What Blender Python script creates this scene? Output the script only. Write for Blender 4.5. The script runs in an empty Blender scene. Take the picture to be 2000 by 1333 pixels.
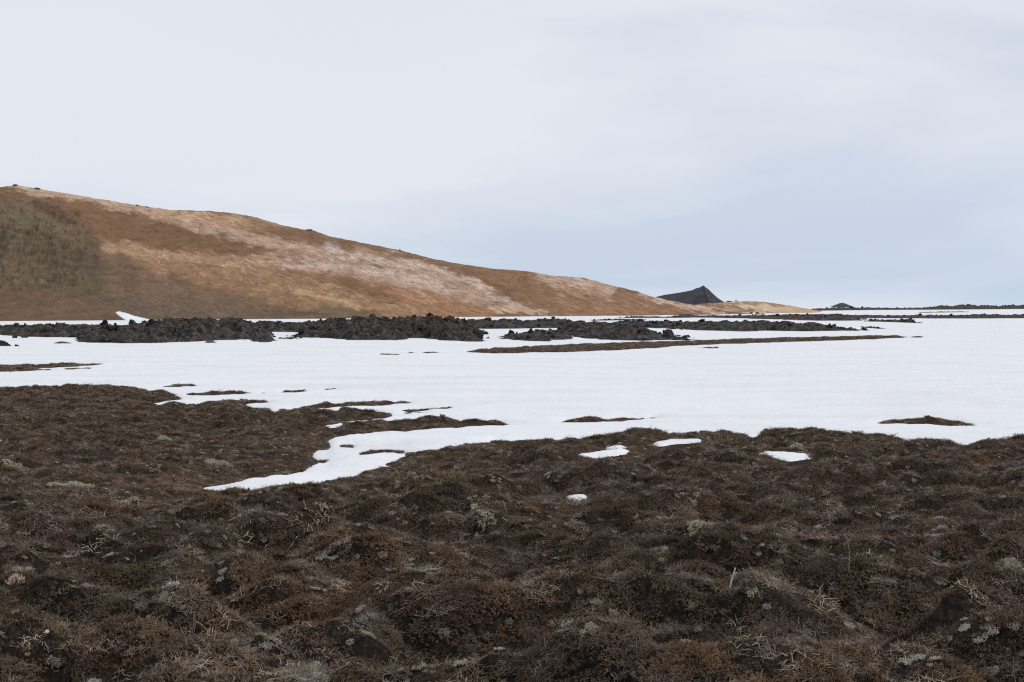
import bpy, bmesh, math, random
import numpy as np
from mathutils import Vector, Matrix

R = math.radians
SC = bpy.context.scene
COL = SC.collection

# ------------------------------------------------------------------ camera, sky, sun, exposure
CAM_Z = 4.5
F_PX = 2778.0                      # focal length in pixels of a 2000 px wide frame (50 mm)
HOR = 600.0
cd = bpy.data.cameras.new("camera"); cam = bpy.data.objects.new("camera", cd); COL.objects.link(cam)
cd.lens = 50.0; cd.sensor_width = 36.0
cd.clip_start = 0.1; cd.clip_end = 20000
cd.shift_y = -(666.5 - HOR) / 2000.0
cam.location = (0, 0, CAM_Z); cam.rotation_euler = (R(90), 0, 0)
SC.camera = cam

SUN_EL, SUN_AZ = R(42), R(98)      # azimuth measured from +Y (view direction) towards +X
w = bpy.data.worlds.new("World"); SC.world = w; w.use_nodes = True
nt = w.node_tree; nt.nodes.clear()
def N(t, kind, **kw):
    n = t.nodes.new(kind)
    for k, v in kw.items(): setattr(n, k, v)
    return n
out = N(nt, "ShaderNodeOutputWorld")
sky = N(nt, "ShaderNodeTexSky", sky_type='NISHITA', sun_disc=False)
sky.sun_elevation = SUN_EL; sky.sun_rotation = SUN_AZ
sky.air_density = 1.0; sky.dust_density = 0.3; sky.ozone_density = 2.5
bg1 = N(nt, "ShaderNodeBackground"); bg1.inputs[1].default_value = 0.125
sv = N(nt, "ShaderNodeVectorMath", operation='ADD'); sv.inputs[1].default_value = (0, 0, 0.16)   # clear air just above the murk of the horizon
tc = N(nt, "ShaderNodeTexCoord"); nt.links.new(tc.outputs["Generated"], sv.inputs[0]); nt.links.new(sv.outputs[0], sky.inputs[0])
skt = N(nt, "ShaderNodeMix", data_type='RGBA', blend_type='MULTIPLY'); skt.inputs[0].default_value = 1.0
skt.inputs[7].default_value = (1.0, 1.0, 1.0, 1)                 # cool white balance of the clear air under the sheet
nt.links.new(sky.outputs[0], skt.inputs[6]); nt.links.new(skt.outputs[2], bg1.inputs[0])
# the overcast: a cloud sheet, seen by direction projected on a flat layer overhead
sep = N(nt, "ShaderNodeSeparateXYZ"); nt.links.new(tc.outputs["Generated"], sep.inputs[0])
def wm(op, a, b=None, c=None):
    n = N(nt, "ShaderNodeMath", operation=op)
    for i, v in enumerate((a, b, c)):
        if v is None: continue
        if isinstance(v, (int, float)): n.inputs[i].default_value = v
        else: nt.links.new(v, n.inputs[i])
    return n.outputs[0]
zc = wm('MAXIMUM', sep.outputs[2], 0.0)
zz = wm('ADD', zc, 0.17)
cx = wm('DIVIDE', sep.outputs[0], zz); cy = wm('DIVIDE', sep.outputs[1], zz)
cmb = N(nt, "ShaderNodeCombineXYZ"); nt.links.new(cx, cmb.inputs[0]); nt.links.new(cy, cmb.inputs[1])
mp = N(nt, "ShaderNodeMapping"); mp.inputs["Rotation"].default_value = (0, 0, R(-38)); mp.inputs["Scale"].default_value = (0.30, 0.42, 1)
mp.inputs["Location"].default_value = (3.1, 1.7, 0)
nt.links.new(cmb.outputs[0], mp.inputs[0])
n1 = N(nt, "ShaderNodeTexNoise"); n1.inputs["Scale"].default_value = 1.25; n1.inputs["Detail"].default_value = 7; n1.inputs["Roughness"].default_value = 0.52
n1.inputs["Distortion"].default_value = 0.5
nt.links.new(mp.outputs[0], n1.inputs["Vector"])
cov = N(nt, "ShaderNodeMapRange"); cov.inputs[1].default_value = 0.36; cov.inputs[2].default_value = 0.66
cov.inputs[3].default_value = 0.0; cov.inputs[4].default_value = 1.0
nt.links.new(n1.outputs[0], cov.inputs[0])
thick = wm('MULTIPLY_ADD', zc, 0.95, 0.56)                 # the sheet thins out towards the horizon
fac = wm('MINIMUM', wm('MULTIPLY_ADD', cov.outputs[0], 0.46, thick), 0.93)
n2 = N(nt, "ShaderNodeTexNoise"); n2.inputs["Scale"].default_value = 0.55; n2.inputs["Detail"].default_value = 5
nt.links.new(mp.outputs[0], n2.inputs["Vector"])
cr = N(nt, "ShaderNodeValToRGB")
cr.color_ramp.elements[0].position = 0.32; cr.color_ramp.elements[0].color = (0.70, 0.75, 0.83, 1)
cr.color_ramp.elements[1].position = 0.68; cr.color_ramp.elements[1].color = (0.80, 0.823, 0.872, 1)
nt.links.new(n2.outputs[0], cr.inputs[0])
bg2 = N(nt, "ShaderNodeBackground"); bg2.inputs[1].default_value = 1.03
nt.links.new(cr.outputs[0], bg2.inputs[0])
mx = N(nt, "ShaderNodeMixShader"); nt.links.new(fac, mx.inputs[0])
nt.links.new(bg1.outputs[0], mx.inputs[1]); nt.links.new(bg2.outputs[0], mx.inputs[2])
nt.links.new(mx.outputs[0], out.inputs[0])

sd_ = bpy.data.lights.new("sun", 'SUN'); sun = bpy.data.objects.new("sun", sd_); COL.objects.link(sun)
sd_.energy = 1.35; sd_.angle = R(14); sd_.color = (1.0, 0.955, 0.89)
sun_dir = Vector((math.sin(SUN_AZ) * math.cos(SUN_EL), math.cos(SUN_AZ) * math.cos(SUN_EL), math.sin(SUN_EL)))
sun.rotation_euler = sun_dir.to_track_quat('Z', 'Y').to_euler()
sun.location = sun_dir * 200

vs = SC.view_settings
vs.view_transform = 'Standard'; vs.look = 'None'; vs.gamma = 1.0; vs.exposure = 0.0; vs.use_curve_mapping = False
SC.cycles.use_denoising = False; SC.cycles.filter_width = 1.2
SC.cycles.max_bounces = 6; SC.cycles.diffuse_bounces = 3; SC.cycles.glossy_bounces = 2
SC.cycles.transparent_max_bounces = 8; SC.cycles.volume_bounces = 1

# ------------------------------------------------------------------ numpy helpers
def _hash(ix, iy, seed):
    h = (ix.astype(np.int64) * 374761393 + iy.astype(np.int64) * 668265263 + seed * 974634777) & 0xFFFFFFFF
    h = ((h ^ (h >> 13)) * 1274126177) & 0xFFFFFFFF
    return (h ^ (h >> 16)) & 0xFFFFFFFF
def perlin(x, y, seed=0):
    ix = np.floor(x); iy = np.floor(y); fx = x - ix; fy = y - iy
    u = fx * fx * fx * (fx * (fx * 6 - 15) + 10); v = fy * fy * fy * (fy * (fy * 6 - 15) + 10)
    def g(dx, dy):
        a = _hash(ix + dx, iy + dy, seed) / 4294967296.0 * 2 * np.pi
        return np.cos(a) * (fx - dx) + np.sin(a) * (fy - dy)
    a = g(0, 0); b = g(1, 0); c = g(0, 1); d = g(1, 1)
    return ((a + (b - a) * u) * (1 - v) + (c + (d - c) * u) * v) * 1.5
def fbm(x, y, seed=0, octv=4, rough=0.5):
    s = 0.0; amp = 1.0; tot = 0.0
    for o in range(octv):
        s = s + amp * perlin(x * 2 ** o + 17.3 * o, y * 2 ** o - 9.1 * o, seed + o); tot += amp; amp *= rough
    return s / tot
def cells(x, y, seed=0):
    """Worley: nearest distance, second distance, random of the nearest cell"""
    ix = np.floor(x); iy = np.floor(y)
    d1 = np.full(x.shape, 9.0); d2 = np.full(x.shape, 9.0); rid = np.zeros(x.shape)
    for dx in (-1, 0, 1):
        for dy in (-1, 0, 1):
            h = _hash(ix + dx, iy + dy, seed)
            px = ix + dx + (h & 0xFFFF) / 65536.0; py = iy + dy + ((h >> 16) & 0xFFFF) / 65536.0
            d = np.hypot(px - x, py - y); r = _hash(ix + dx, iy + dy, seed + 77) / 4294967296.0
            near = d < d1
            d2 = np.where(near, d1, np.minimum(d2, d)); rid = np.where(near, r, rid); d1 = np.where(near, d, d1)
    return d1, d2, rid
def sstep(a, b, x):
    t = np.clip((x - a) / (b - a), 0, 1); return t * t * (3 - 2 * t)
def poly_sd(px, py, poly):
    """signed distance, positive inside"""
    P = np.asarray(poly, float); n = len(P)
    best = np.full(px.shape, 1e18); inside = np.zeros(px.shape, bool)
    for i in range(n):
        ax, ay = P[i]; bx, by = P[(i + 1) % n]
        ex, ey = bx - ax, by - ay
        t = np.clip(((px - ax) * ex + (py - ay) * ey) / (ex * ex + ey * ey + 1e-12), 0, 1)
        best = np.minimum(best, (px - ax - t * ex) ** 2 + (py - ay - t * ey) ** 2)
        if ay != by:
            inside ^= ((ay > py) != (by > py)) & (px < (bx - ax) * (py - ay) / (by - ay) + ax)
    d = np.sqrt(best)
    return np.where(inside, d, -d)

# ------------------------------------------------------------------ the lie of the land
PK_Y = [0, 24, 26.5, 30, 36, 41.5, 47, 54.4, 62, 700, 1300, 1450, 9000]
PK_Z = [1.6, 1.26, 1.11, .88, .67, .47, .27, .04, 0, 0, 3.6, 4.0, 4.0]
def plain(Y): return np.interp(Y, PK_Y, PK_Z)
_ys = np.exp(np.linspace(np.log(20), np.log(8000), 6000)); _py = HOR + (CAM_Z - plain(_ys)) / _ys * F_PX
_o = np.argsort(_py); _pys, _yss = _py[_o], _ys[_o]
def g2w(px, py):
    """a picture point of the snow plain -> ground position"""
    Y = float(np.interp(py, _pys, _yss)); return ((px - 1000) / F_PX * Y, Y)
def atY(px, py, Y): return ((px - 1000) / F_PX * Y, Y, CAM_Z - (py - HOR) / F_PX * Y)
def W(pts): return [g2w(*p) for p in pts]

EDGE = [(-1200,790),(-600,772),(-200,762),(0,758),(180,757),(290,762),(340,771),(358,781),(300,787),(285,790),(300,797),(340,799),
 (390,796),(440,792),(385,789),(395,785),(450,784),(515,785),(522,788),(470,791),(500,797),(512,806),(560,811),(585,807),(620,805),
 (700,805),(750,809),(775,816),(740,822),(655,830),(650,833),(690,834),(740,828),(800,823),(860,820),(940,823),(1000,833),(985,838),
 (920,841),(850,844),(760,850),(690,854),(660,858),(645,866),(655,874),(650,880),(615,888),(640,905),(600,922),(520,938),(440,948),
 (410,954),(416,965),(480,966),(600,954),(680,936),(770,905),(800,890),(900,872),(1000,862),(1035,860),(1200,864),(1400,866),(1600,870),
 (1750,875),(1900,876),(2100,868),(3200,868)]
main_poly = W(EDGE) + [(60, -20), (-60, -20)]
ISL_PX = [
 [(1090,828),(1110,823),(1200,822),(1270,818),(1285,819),(1250,826),(1180,831),(1100,831)],
 [(1310,810),(1322,809),(1320,812),(1311,812)],
 [(1700,831),(1720,826),(1760,823),(1850,824),(1890,829),(1912,833),(1900,840),(1850,839),(1838,834),(1740,834)],
 [(1670,826),(1700,824),(1705,826),(1680,828)],
 [(580,797),(620,792),(700,790),(790,787),(800,789),(740,795),(650,799),(600,801)],
 [(790,803),(830,799),(890,797),(860,801),(810,806)], [(795,809),(830,808),(852,809),(850,812),(810,812)],
 [(365,772),(400,768),(450,769),(512,769),(480,772),(400,775)], [(540,767),(590,763),(598,765),(560,769)],
 [(320,755),(345,753),(385,753),(370,756),(340,757)], [(640,761),(655,759),(665,760),(650,762)],
 [(690,887),(720,882),(790,883),(775,889),(700,894)], [(735,873),(765,872),(760,876),(740,876)],
 [(650,874),(690,869),(712,877),(690,882),(655,882)],
 [(895,688),(960,684),(1030,680),(1100,676.5),(1200,673),(1300,670),(1450,664.5),(1600,661),(1700,658.5),(1772,659),(1765,661),(1600,666),
  (1450,672),(1350,676),(1240,683),(1100,687.5),(1000,690.5),(940,690)],
 [(-300,732),(0,727),(40,728),(110,724),(80,721.5),(140,717.5),(200,712),(120,714),(60,716),(0,718),(-300,719)],
 [(130,722),(170,720),(178,721),(140,723)], [(650,697.5),(690,695.5),(688,697.5)], [(710,694.5),(775,693),(770,694.5)],
 [(800,690.5),(865,688.5),(860,690.5)], [(990,683),(1040,675.5),(1045,677)], [(1370,681),(1402,679.6),(1400,681)],
 [(1780,659.5),(1796,658.5),(1794,660)], [(110,671.5),(122,670),(128,671.5)],
]
islands = [W(p) for p in ISL_PX]

CP = []
for x in (-400, 0, 400, 800, 1200, 1600, 2000, 2400):
    CP += [atY(x, 1333, 6.0), atY(x, 1200, 8.0), atY(x, 1105, 10.5), atY(x, 1030, 13.6)]
for x in (750, 1050, 1350, 1650, 2000, 2400): CP.append(atY(x, 965, 18.4))
for x in (1000, 1300, 1600, 1900, 2300): CP += [atY(x, 914, 24), atY(x, 886, 28)]
CR = [(1030,860,37),(1100,861,34.5),(1180,853,33.5),(1250,843,33),(1320,841,33),(1400,847,33),(1480,842,33),(1600,839,33),(1700,848,33),
      (1760,858,32),(1800,872,32),(1870,874,31.5),(1920,862,31),(2000,847,31),(2150,840,31),(2400,845,31)]
CP += [atY(c[0], c[1] + 12, c[2]) for c in CR]
for c in CR[1:]:
    X, Y, Z = atY(*c); CP += [(X * 1.22, 40.5, 0.15), (X * 1.45, 48, -0.1)]
CP += [atY(c[0], c[1] + (30 if c[0] < 450 else 42), c[2]) for c in [(380,972,21.5),(500,966,21.5),(600,955,23.5),(680,938,25.2),(770,908,28.6),(850,884,31.5),(950,866,34.5)]]
CP += [atY(*c) for c in [
    (560,885,36),(450,905,33),(330,930,29.5),(320,962,24.5),(150,905,31.5),(150,855,43),(400,834,50),(600,829,51),(150,803,58),(100,768,73),
    (300,1000,17.6),(80,1000,17.2),(-200,960,21),(-250,880,36),(-250,800,58)]]
CP = np.array(CP)
def _uv(X, Y):
    Y = np.maximum(Y, 3.0); return np.clip(X / Y, -.55, .55) * 12.0, np.log(Y) * 10.0
_cu, _cv = _uv(CP[:, 0], CP[:, 1])
def _k(r2): return r2 * np.log(r2 + 1e-9) * .5
_n = len(CP); _A = np.zeros((_n + 3, _n + 3))
_A[:_n, :_n] = _k((_cu[:, None] - _cu) ** 2 + (_cv[:, None] - _cv) ** 2) + np.eye(_n) * 0.05
_A[:_n, _n] = 1; _A[:_n, _n + 1] = _cu; _A[:_n, _n + 2] = _cv; _A[_n:, :_n] = _A[:_n, _n:].T
_wt = np.linalg.solve(_A, np.r_[CP[:, 2], 0, 0, 0])
def base(X, Y):
    u, v = _uv(X, Y); s = _wt[_n] + _wt[_n + 1] * u + _wt[_n + 2] * v
    for i in range(_n): s = s + _wt[i] * _k((u - _cu[i]) ** 2 + (v - _cv[i]) ** 2)
    return np.where(Y < 6, np.minimum(s, 3.0), s)
def ray_base(px, py, f=None):
    f = f or base
    ys = np.exp(np.linspace(np.log(4.5), np.log(80), 4000)); xs = (px - 1000) / F_PX * ys; zs = CAM_Z - (py - HOR) / F_PX * ys
    hit = np.argmax(f(xs, ys) > zs); return float(xs[hit]), float(ys[hit]), float(zs[hit])

# small snow patches left in hollows of the near slope
PATCH_PX = [
 ([(1137,886),(1165,882),(1190,879),(1211,876),(1205,880),(1170,885),(1142,887.5)], "thin snow strip left of two on the near slope, below the big bush hummock"),
 ([(1190,874),(1198,871),(1213,870),(1210,875),(1194,876)], "tiny snow scrap just above the thin left snow strip"),
 ([(1278,867),(1288,862),(1310,858),(1364,857),(1362,861),(1320,864),(1290,868)], "flat snow strip just under the heath crest, right of the thin one"),
 ([(1498,882),(1530,882),(1570,886),(1573,893),(1540,897),(1520,892)], "oval snow patch in a hollow beside pale lichen on the right slope"),
 ([(1114,967),(1136,966),(1136,970),(1127,973),(1119,971)], "small lone snow patch in the middle of the dark heath"),
 ([(638,831),(655,829),(666,826),(660,833),(645,834)], "snow scrap in a dark dip below the curved heath lobes"),
]
patch_world = []; PTILT = .07
for pts, lab in PATCH_PX:
    cxp = sum(p[0] for p in pts) / len(pts); cyp = sum(p[1] for p in pts) / len(pts)
    hx, hy, hz = ray_base(cxp, cyp); hz += .03
    hy = (CAM_Z - hz) / ((cyp - HOR) / F_PX); wp = []
    for p in pts:                               # outline on a snow surface that leans a little towards the slope's foot
        Yp = (CAM_Z - hz + PTILT * hy) / (PTILT + (p[1] - HOR) / F_PX)
        wp.append(((p[0] - 1000) / F_PX * Yp, Yp))
    patch_world.append((wp, lab, ((cxp - 1000) / F_PX * hy, hy, hz)))
def patch_z(c, Y): return c[2] + PTILT * (Y - c[1])
def near_patch(X, Y, wp): return np.maximum(poly_sd(X, Y, wp), np.maximum(np.maximum(poly_sd(X, Y + .5, wp), poly_sd(X, Y + 1.1, wp)), poly_sd(X, Y + 1.8, wp)))

HOLLOWS = [(200,1150,.55,.45),(165,1110,.4,.3),(530,1085,.5,.22),(870,1240,.45,.34),(860,1300,.4,.25),(1465,1163,.15,.42),(1320,1055,.35,.2),
           (1080,1010,.9,.22),(430,1040,.6,.2),(1600,985,.8,.2),(1780,1045,.6,.18),(300,850,1.2,.25),(560,905,1.0,.2),(1580,1290,.5,.2),
           (1130,905,1.2,.3),(1545,900,1.0,.25),(740,1330,.4,.2),(1850,1180,.35,.15),(640,845,1.5,.3)]
MOUNDS = [(600,1310,.28,.16),(560,1000,1.0,.2),(880,985,.9,.3),(1270,960,1.2,.3),(1720,940,1.6,.3),(60,1165,.5,.25),(330,1215,.5,.14),
          (1480,1120,.5,.12),(1180,870,.9,.3),(1290,848,1.2,.25),(600,1150,.55,.16),(1330,1130,.7,.16),(1940,1110,.5,.2),(150,950,1.0,.3),
          (900,1160,.8,.14),(1750,1075,.7,.22),(1250,1010,.9,.2),(700,1060,.8,.2),(350,920,1.2,.25),(500,880,1.2,.3),(200,870,1.4,.3),
          (100,1050,.8,.25),(480,1120,.45,.2),(1050,1290,.5,.15),(1500,1250,.5,.14)]
_hol = [(ray_base(a, b)[:2], r, -d) for a, b, r, d in HOLLOWS] + [(ray_base(a, b)[:2], r, d * .6) for a, b, r, d in MOUNDS if b > 880]

def heath_sd(X, Y):
    s = poly_sd(X, Y, main_poly)
    for p in islands:
        P = np.array(p); lo, hi = P.min(0) - 6, P.max(0) + 6
        m = (X > lo[0]) & (X < hi[0]) & (Y > lo[1]) & (Y < hi[1])
        if m.any(): s[m] = np.maximum(s[m], poly_sd(X[m], Y[m], p))
    wob = np.clip(Y / 55.0, .25, 3.0)
    return s + (fbm(X / (1.1 * wob), Y / (2.4 * wob), 11, 4, .6) * .75 * wob) * np.clip((Y - 15) / 10, 0, 1)
def gaps(X, Y):
    """0 in the bare cracks between hummocks, 1 on their backs"""
    wx = X + .35 * fbm(X * .7, Y * .7, 5, 3); wy = Y + .35 * fbm(X * .7 + 40, Y * .7, 6, 3)
    a = np.abs(perlin(wx / 1.9, wy / 1.45, 21)); b = np.abs(perlin(wx / .52, wy / .52, 22))
    g_ = .42 + .58 * sstep(.02, .12, a) * (.3 + .7 * sstep(.015, .09, b))
    for (hx, hy), r, d in _hol:
        if d < -.19: g_ = g_ * (1 - .8 * np.exp(-((X - hx) ** 2 + (Y - hy) ** 2) / (r * r * .45)))
    return np.where(Y < 45, g_, np.maximum(g_, .5))
def hummock(X, Y):
    k = np.clip(Y / 26.0, 1.0, 2.2) ** 0.5
    wx = X + .35 * fbm(X * .7, Y * .7, 5, 3); wy = Y + .35 * fbm(X * .7 + 40, Y * .7, 6, 3)
    a = np.abs(perlin(wx / 1.9, wy / 1.45, 21)); b = np.abs(perlin(wx / .52, wy / .52, 22)); c = fbm(X / .2, Y / .2, 23, 3, .6)
    big = fbm(X / 4.0, Y / 4.0, 24, 2)
    return ((np.minimum(a, .45) - .25) * .72 + (np.minimum(b, .5) - .22) * .22 + c * .05 + big * .10)
def heath(X, Y, full=False):
    X = np.asarray(X, float); Y = np.asarray(Y, float)
    s = heath_sd(X, Y)
    p = plain(Y); wgt = sstep(0.0, 2.6, s) * (np.where(Y > 30, poly_sd(X, Y, main_poly) > -1.5, True))
    h = p + (base(X, Y) - p) * wgt * (Y < 85) + np.clip(s * .14, 0, .22) * np.where(Y < 85, 1 - wgt, 1.0) - np.clip(-s * .35, 0, .8)
    dist = np.clip(s / (1.5 + 3.0 * ((Y > 17) & (Y < 46) & (X < 3))), 0, 1); onm = np.where(Y > 30, poly_sd(X, Y, main_poly) > -.5, True)
    hm = hummock(X, Y) * (.25 + .75 * dist) * np.where(onm, 1.0, .5) * np.where(Y > 85, .55, 1.0) * (s > -1.0)
    h = h + hm
    for (hx, hy), r, d in _hol:
        h = h + d * np.exp(-((X - hx) ** 2 + (Y - hy) ** 2) / (r * r)) * wgt
    for wp, lab, c in patch_world:
        m = (np.abs(X - c[0]) < 6) & (np.abs(Y - c[1]) < 8)
        if m.any():
            ps = near_patch(X[m], Y[m], wp); k = sstep(-.9, -.02, ps)
            h[m] = h[m] * (1 - k) + (patch_z(c, Y[m]) - .03) * k
    return (h, s) if full else h

# ------------------------------------------------------------------ materials
def new_mat(name):
    m = bpy.data.materials.new(name); m.use_nodes = True; t = m.node_tree
    b = t.nodes["Principled BSDF"]; return m, t, b
def ramp(t, src, stops):
    r = N(t, "ShaderNodeValToRGB"); e = r.color_ramp.elements
    while len(e) < len(stops): e.new(0.5)
    for i, (p, c) in enumerate(stops): e[i].position = p; e[i].color = (*c, 1)
    t.links.new(src, r.inputs[0]); return r.outputs[0]
def noise(t, scale, detail=5, rough=.55, vec=None, dist=0.0):
    n = N(t, "ShaderNodeTexNoise"); n.inputs["Scale"].default_value = scale; n.inputs["Detail"].default_value = detail
    n.inputs["Roughness"].default_value = rough; n.inputs["Distortion"].default_value = dist
    if vec is not None: t.links.new(vec, n.inputs["Vector"])
    return n.outputs[0]
def wpos(t): return N(t, "ShaderNodeNewGeometry").outputs["Position"]
def mixc(t, a, b, fac, mode='MIX'):
    n = N(t, "ShaderNodeMix", data_type='RGBA', blend_type=mode)
    for s, v in ((0, fac), (6, a), (7, b)):
        if isinstance(v, (int, float)): n.inputs[s].default_value = v
        elif isinstance(v, tuple): n.inputs[s].default_value = (*v, 1)
        else: t.links.new(v, n.inputs[s])
    return n.outputs[2]
def bump(t, b, h, strength, dist):
    n = N(t, "ShaderNodeBump"); n.inputs["Strength"].default_value = strength; n.inputs["Distance"].default_value = dist
    t.links.new(h, n.inputs["Height"]); t.links.new(n.outputs[0], b.inputs["Normal"])

def mat_soil():
    m, t, b = new_mat("heath_soil"); p = wpos(t)
    c1 = ramp(t, noise(t, 1.3, 6, .6, p), [(.3, (.020, .015, .012)), (.5, (.040, .029, .022)), (.62, (.055, .038, .028)), (.75, (.045, .040, .028))])
    c2 = ramp(t, noise(t, 28, 4, .7, p), [(.34, (.3, .28, .27)), (.5, (1, 1, 1)), (.66, (2.6, 2.4, 2.1))])
    t.links.new(mixc(t, c1, c2, 1.0, 'MULTIPLY'), b.inputs["Base Color"]); b.inputs["Roughness"].default_value = .95
    b.inputs["Specular IOR Level"].default_value = .1
    bump(t, b, noise(t, 30, 8, .8, p), 1.0, .09); return m
def mat_snow():
    m, t, b = new_mat("old_snow"); p = wpos(t)
    mpn = N(t, "ShaderNodeMapping"); mpn.inputs["Scale"].default_value = (.35, 1.0, 1); t.links.new(p, mpn.inputs[0])
    c1 = ramp(t, noise(t, .22, 6, .6, mpn.outputs[0]), [(.28, (.70, .70, .708)), (.5, (.77, .775, .79)), (.75, (.80, .803, .815))])
    c2 = ramp(t, noise(t, 3.5, 5, .7, p), [(.32, (.94, .937, .93)), (.48, (1, 1, 1))])
    t.links.new(mixc(t, c1, c2, 1.0, 'MULTIPLY'), b.inputs["Base Color"])
    b.inputs["Roughness"].default_value = .75; b.inputs["Specular IOR Level"].default_value = .2
    hh = N(t, "ShaderNodeMath", operation='ADD')
    t.links.new(noise(t, 2.6, 4, .55, p), hh.inputs[0]); t.links.new(noise(t, .6, 3, .5, p), hh.inputs[1])
    bump(t, b, hh.outputs[0], .5, .10); return m
def mat_lava():
    m, t, b = new_mat("lava_rock"); p = wpos(t)
    g = N(t, "ShaderNodeNewGeometry"); s = N(t, "ShaderNodeSeparateXYZ"); t.links.new(g.outputs["Normal"], s.inputs[0])
    c1 = ramp(t, noise(t, .55, 7, .7, p), [(.34, (.006, .006, .007)), (.47, (.022, .019, .017)), (.58, (.066, .056, .049)), (.72, (.040, .030, .022)), (.85, (.095, .082, .072))])
    lich = ramp(t, noise(t, 1.1, 8, .75, p), [(.5, (0, 0, 0)), (.68, (1, 1, 1))])
    up = N(t, "ShaderNodeMapRange"); up.inputs[1].default_value = .35; up.inputs[2].default_value = .95; t.links.new(s.outputs[2], up.inputs[0])
    f = N(t, "ShaderNodeMath", operation='MULTIPLY'); t.links.new(lich, f.inputs[0]); t.links.new(up.outputs[0], f.inputs[1])
    f2 = N(t, "ShaderNodeMath", operation='MULTIPLY'); t.links.new(f.outputs[0], f2.inputs[0]); f2.inputs[1].default_value = .8
    c = mixc(t, c1, (.20, .19, .185), f2.outputs[0])
    br = ramp(t, noise(t, .25, 5, .6, p), [(.5, (0, 0, 0)), (.66, (1, 1, 1))])
    fb = N(t, "ShaderNodeMath", operation='MULTIPLY'); t.links.new(br, fb.inputs[0]); fb.inputs[1].default_value = .75
    c = mixc(t, c, (.082, .060, .043), fb.outputs[0])
    t.links.new(c, b.inputs["Base Color"]); b.inputs["Roughness"].default_value = .9; b.inputs["Specular IOR Level"].default_value = .2
    bump(t, b, noise(t, 2.2, 8, .75, p), 1.0, .5); return m
M_SOIL, M_SNOW, M_LAVA = mat_soil(), mat_snow(), mat_lava()

# ------------------------------------------------------------------ mesh helpers
def mesh_obj(name, verts, faces, mat, parent=None, smooth=True, link=True):
    me = bpy.data.meshes.new(name)
    verts = np.asarray(verts, np.float32); 
    if isinstance(faces, np.ndarray):
        me.vertices.add(len(verts)); me.vertices.foreach_set("co", verts.ravel())
        k = faces.shape[1]; me.loops.add(faces.size); me.loops.foreach_set("vertex_index", faces.ravel().astype(np.int32))
        me.polygons.add(len(faces)); me.polygons.foreach_set("loop_start", np.arange(0, faces.size, k, dtype=np.int32))
        me.update(calc_edges=True)
    else:
        me.from_pydata([tuple(v) for v in verts], [], faces); me.update()
    if smooth: me.polygons.foreach_set("use_smooth", np.ones(len(me.polygons), bool))
    if mat: me.materials.append(mat)
    o = bpy.data.objects.new(name, me)
    if link: COL.objects.link(o)
    if parent: o.parent = parent
    return o
def grid_faces(nr, nc, keep=None):
    a = np.arange(nr * nc).reshape(nr, nc)
    f = np.stack([a[:-1, :-1], a[:-1, 1:], a[1:, 1:], a[1:, :-1]], -1).reshape(-1, 4)
    if keep is not None:
        kk = keep.reshape(nr, nc); kf = (kk[:-1, :-1] | kk[:-1, 1:] | kk[1:, 1:] | kk[1:, :-1]).reshape(-1); f = f[kf]
    return f
def compact(v, f):
    used = np.unique(f); mp_ = np.full(len(v), -1, np.int64); mp_[used] = np.arange(len(used)); return v[used], mp_[f], used
def tag(o, label=None, cat=None, group=None, kind=None):
    if label: o["label"] = label
    if cat: o["category"] = cat
    if group: o["group"] = group
    if kind: o["kind"] = kind
    return o

# ------------------------------------------------------------------ heath ground and snow
rows = np.exp(np.linspace(np.log(2.6), np.log(225), 560)); NC = 520
U = np.linspace(-1, 1, NC)
YY = np.repeat(rows[:, None], NC, 1); XX = U[None, :] * (YY * .47 + 3.5)
HH, SS = heath(XX.ravel(), YY.ravel(), True)
keep = SS > -np.clip(YY.ravel() * .03, .8, 5)
v = np.stack([XX.ravel(), YY.ravel(), HH], 1)
v, f, _ = compact(v, grid_faces(len(rows), NC, keep))
tag(mesh_obj("heath_ground", v, f, M_SOIL), kind="structure")

def snow_h(X, Y):
    near = np.clip(90 / np.maximum(Y, 1), .2, 1)
    return plain(Y) + .03 + .08 * fbm(X / 4, Y / 5, 31, 3) * near + .05 * fbm(X / 1.1, Y / .9, 32, 2) * near + .10 * fbm(X / 30, Y / 30, 33, 2)
rows2 = np.concatenate([np.exp(np.linspace(np.log(22), np.log(230), 420)), np.exp(np.linspace(np.log(230), np.log(9000), 150))[1:]])
NC2 = 420; U2 = np.linspace(-1, 1, NC2)
Y2 = np.repeat(rows2[:, None], NC2, 1).ravel(); X2 = (U2[None, :] * (rows2[:, None] * .55 + 4)).ravel()
S2 = np.full(X2.shape, -9.0); mnear = Y2 < 225
S2[mnear] = heath_sd(X2[mnear], Y2[mnear])
Z2 = snow_h(X2, Y2) + .10 * sstep(-.1, .7, -S2) * (Y2 < 90) - np.clip(S2 * .35, 0, 1.2)
keep2 = S2 < 2.2
v, f, _ = compact(np.stack([X2, Y2, Z2], 1), grid_faces(len(rows2), NC2, keep2))
tag(mesh_obj("snow_field", v, f, M_SNOW), kind="structure")

for wp, lab, c in patch_world:
    P = np.array(wp); lo = P.min(0) - .25; hi = P.max(0) + .25
    gx, gy = np.meshgrid(np.linspace(lo[0], hi[0], 60), np.linspace(lo[1], hi[1], 40)); X, Y = gx.ravel(), gy.ravel()
    s = poly_sd(X, Y, wp) + .05 * fbm(X * 4, Y * 4, 41, 3)
    Z = patch_z(c, Y) + .025 * sstep(0, .4, s) - np.clip(-s * .35, 0, .4) + .015 * fbm(X * 3, Y * 3, 42, 2)
    v, f, _ = compact(np.stack([X, Y, Z], 1), grid_faces(40, 60, s > -.15))
    tag(mesh_obj("snow_patch", v, f, M_SNOW), lab, "snow patch", "snow patches in the heath hollows")

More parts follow.
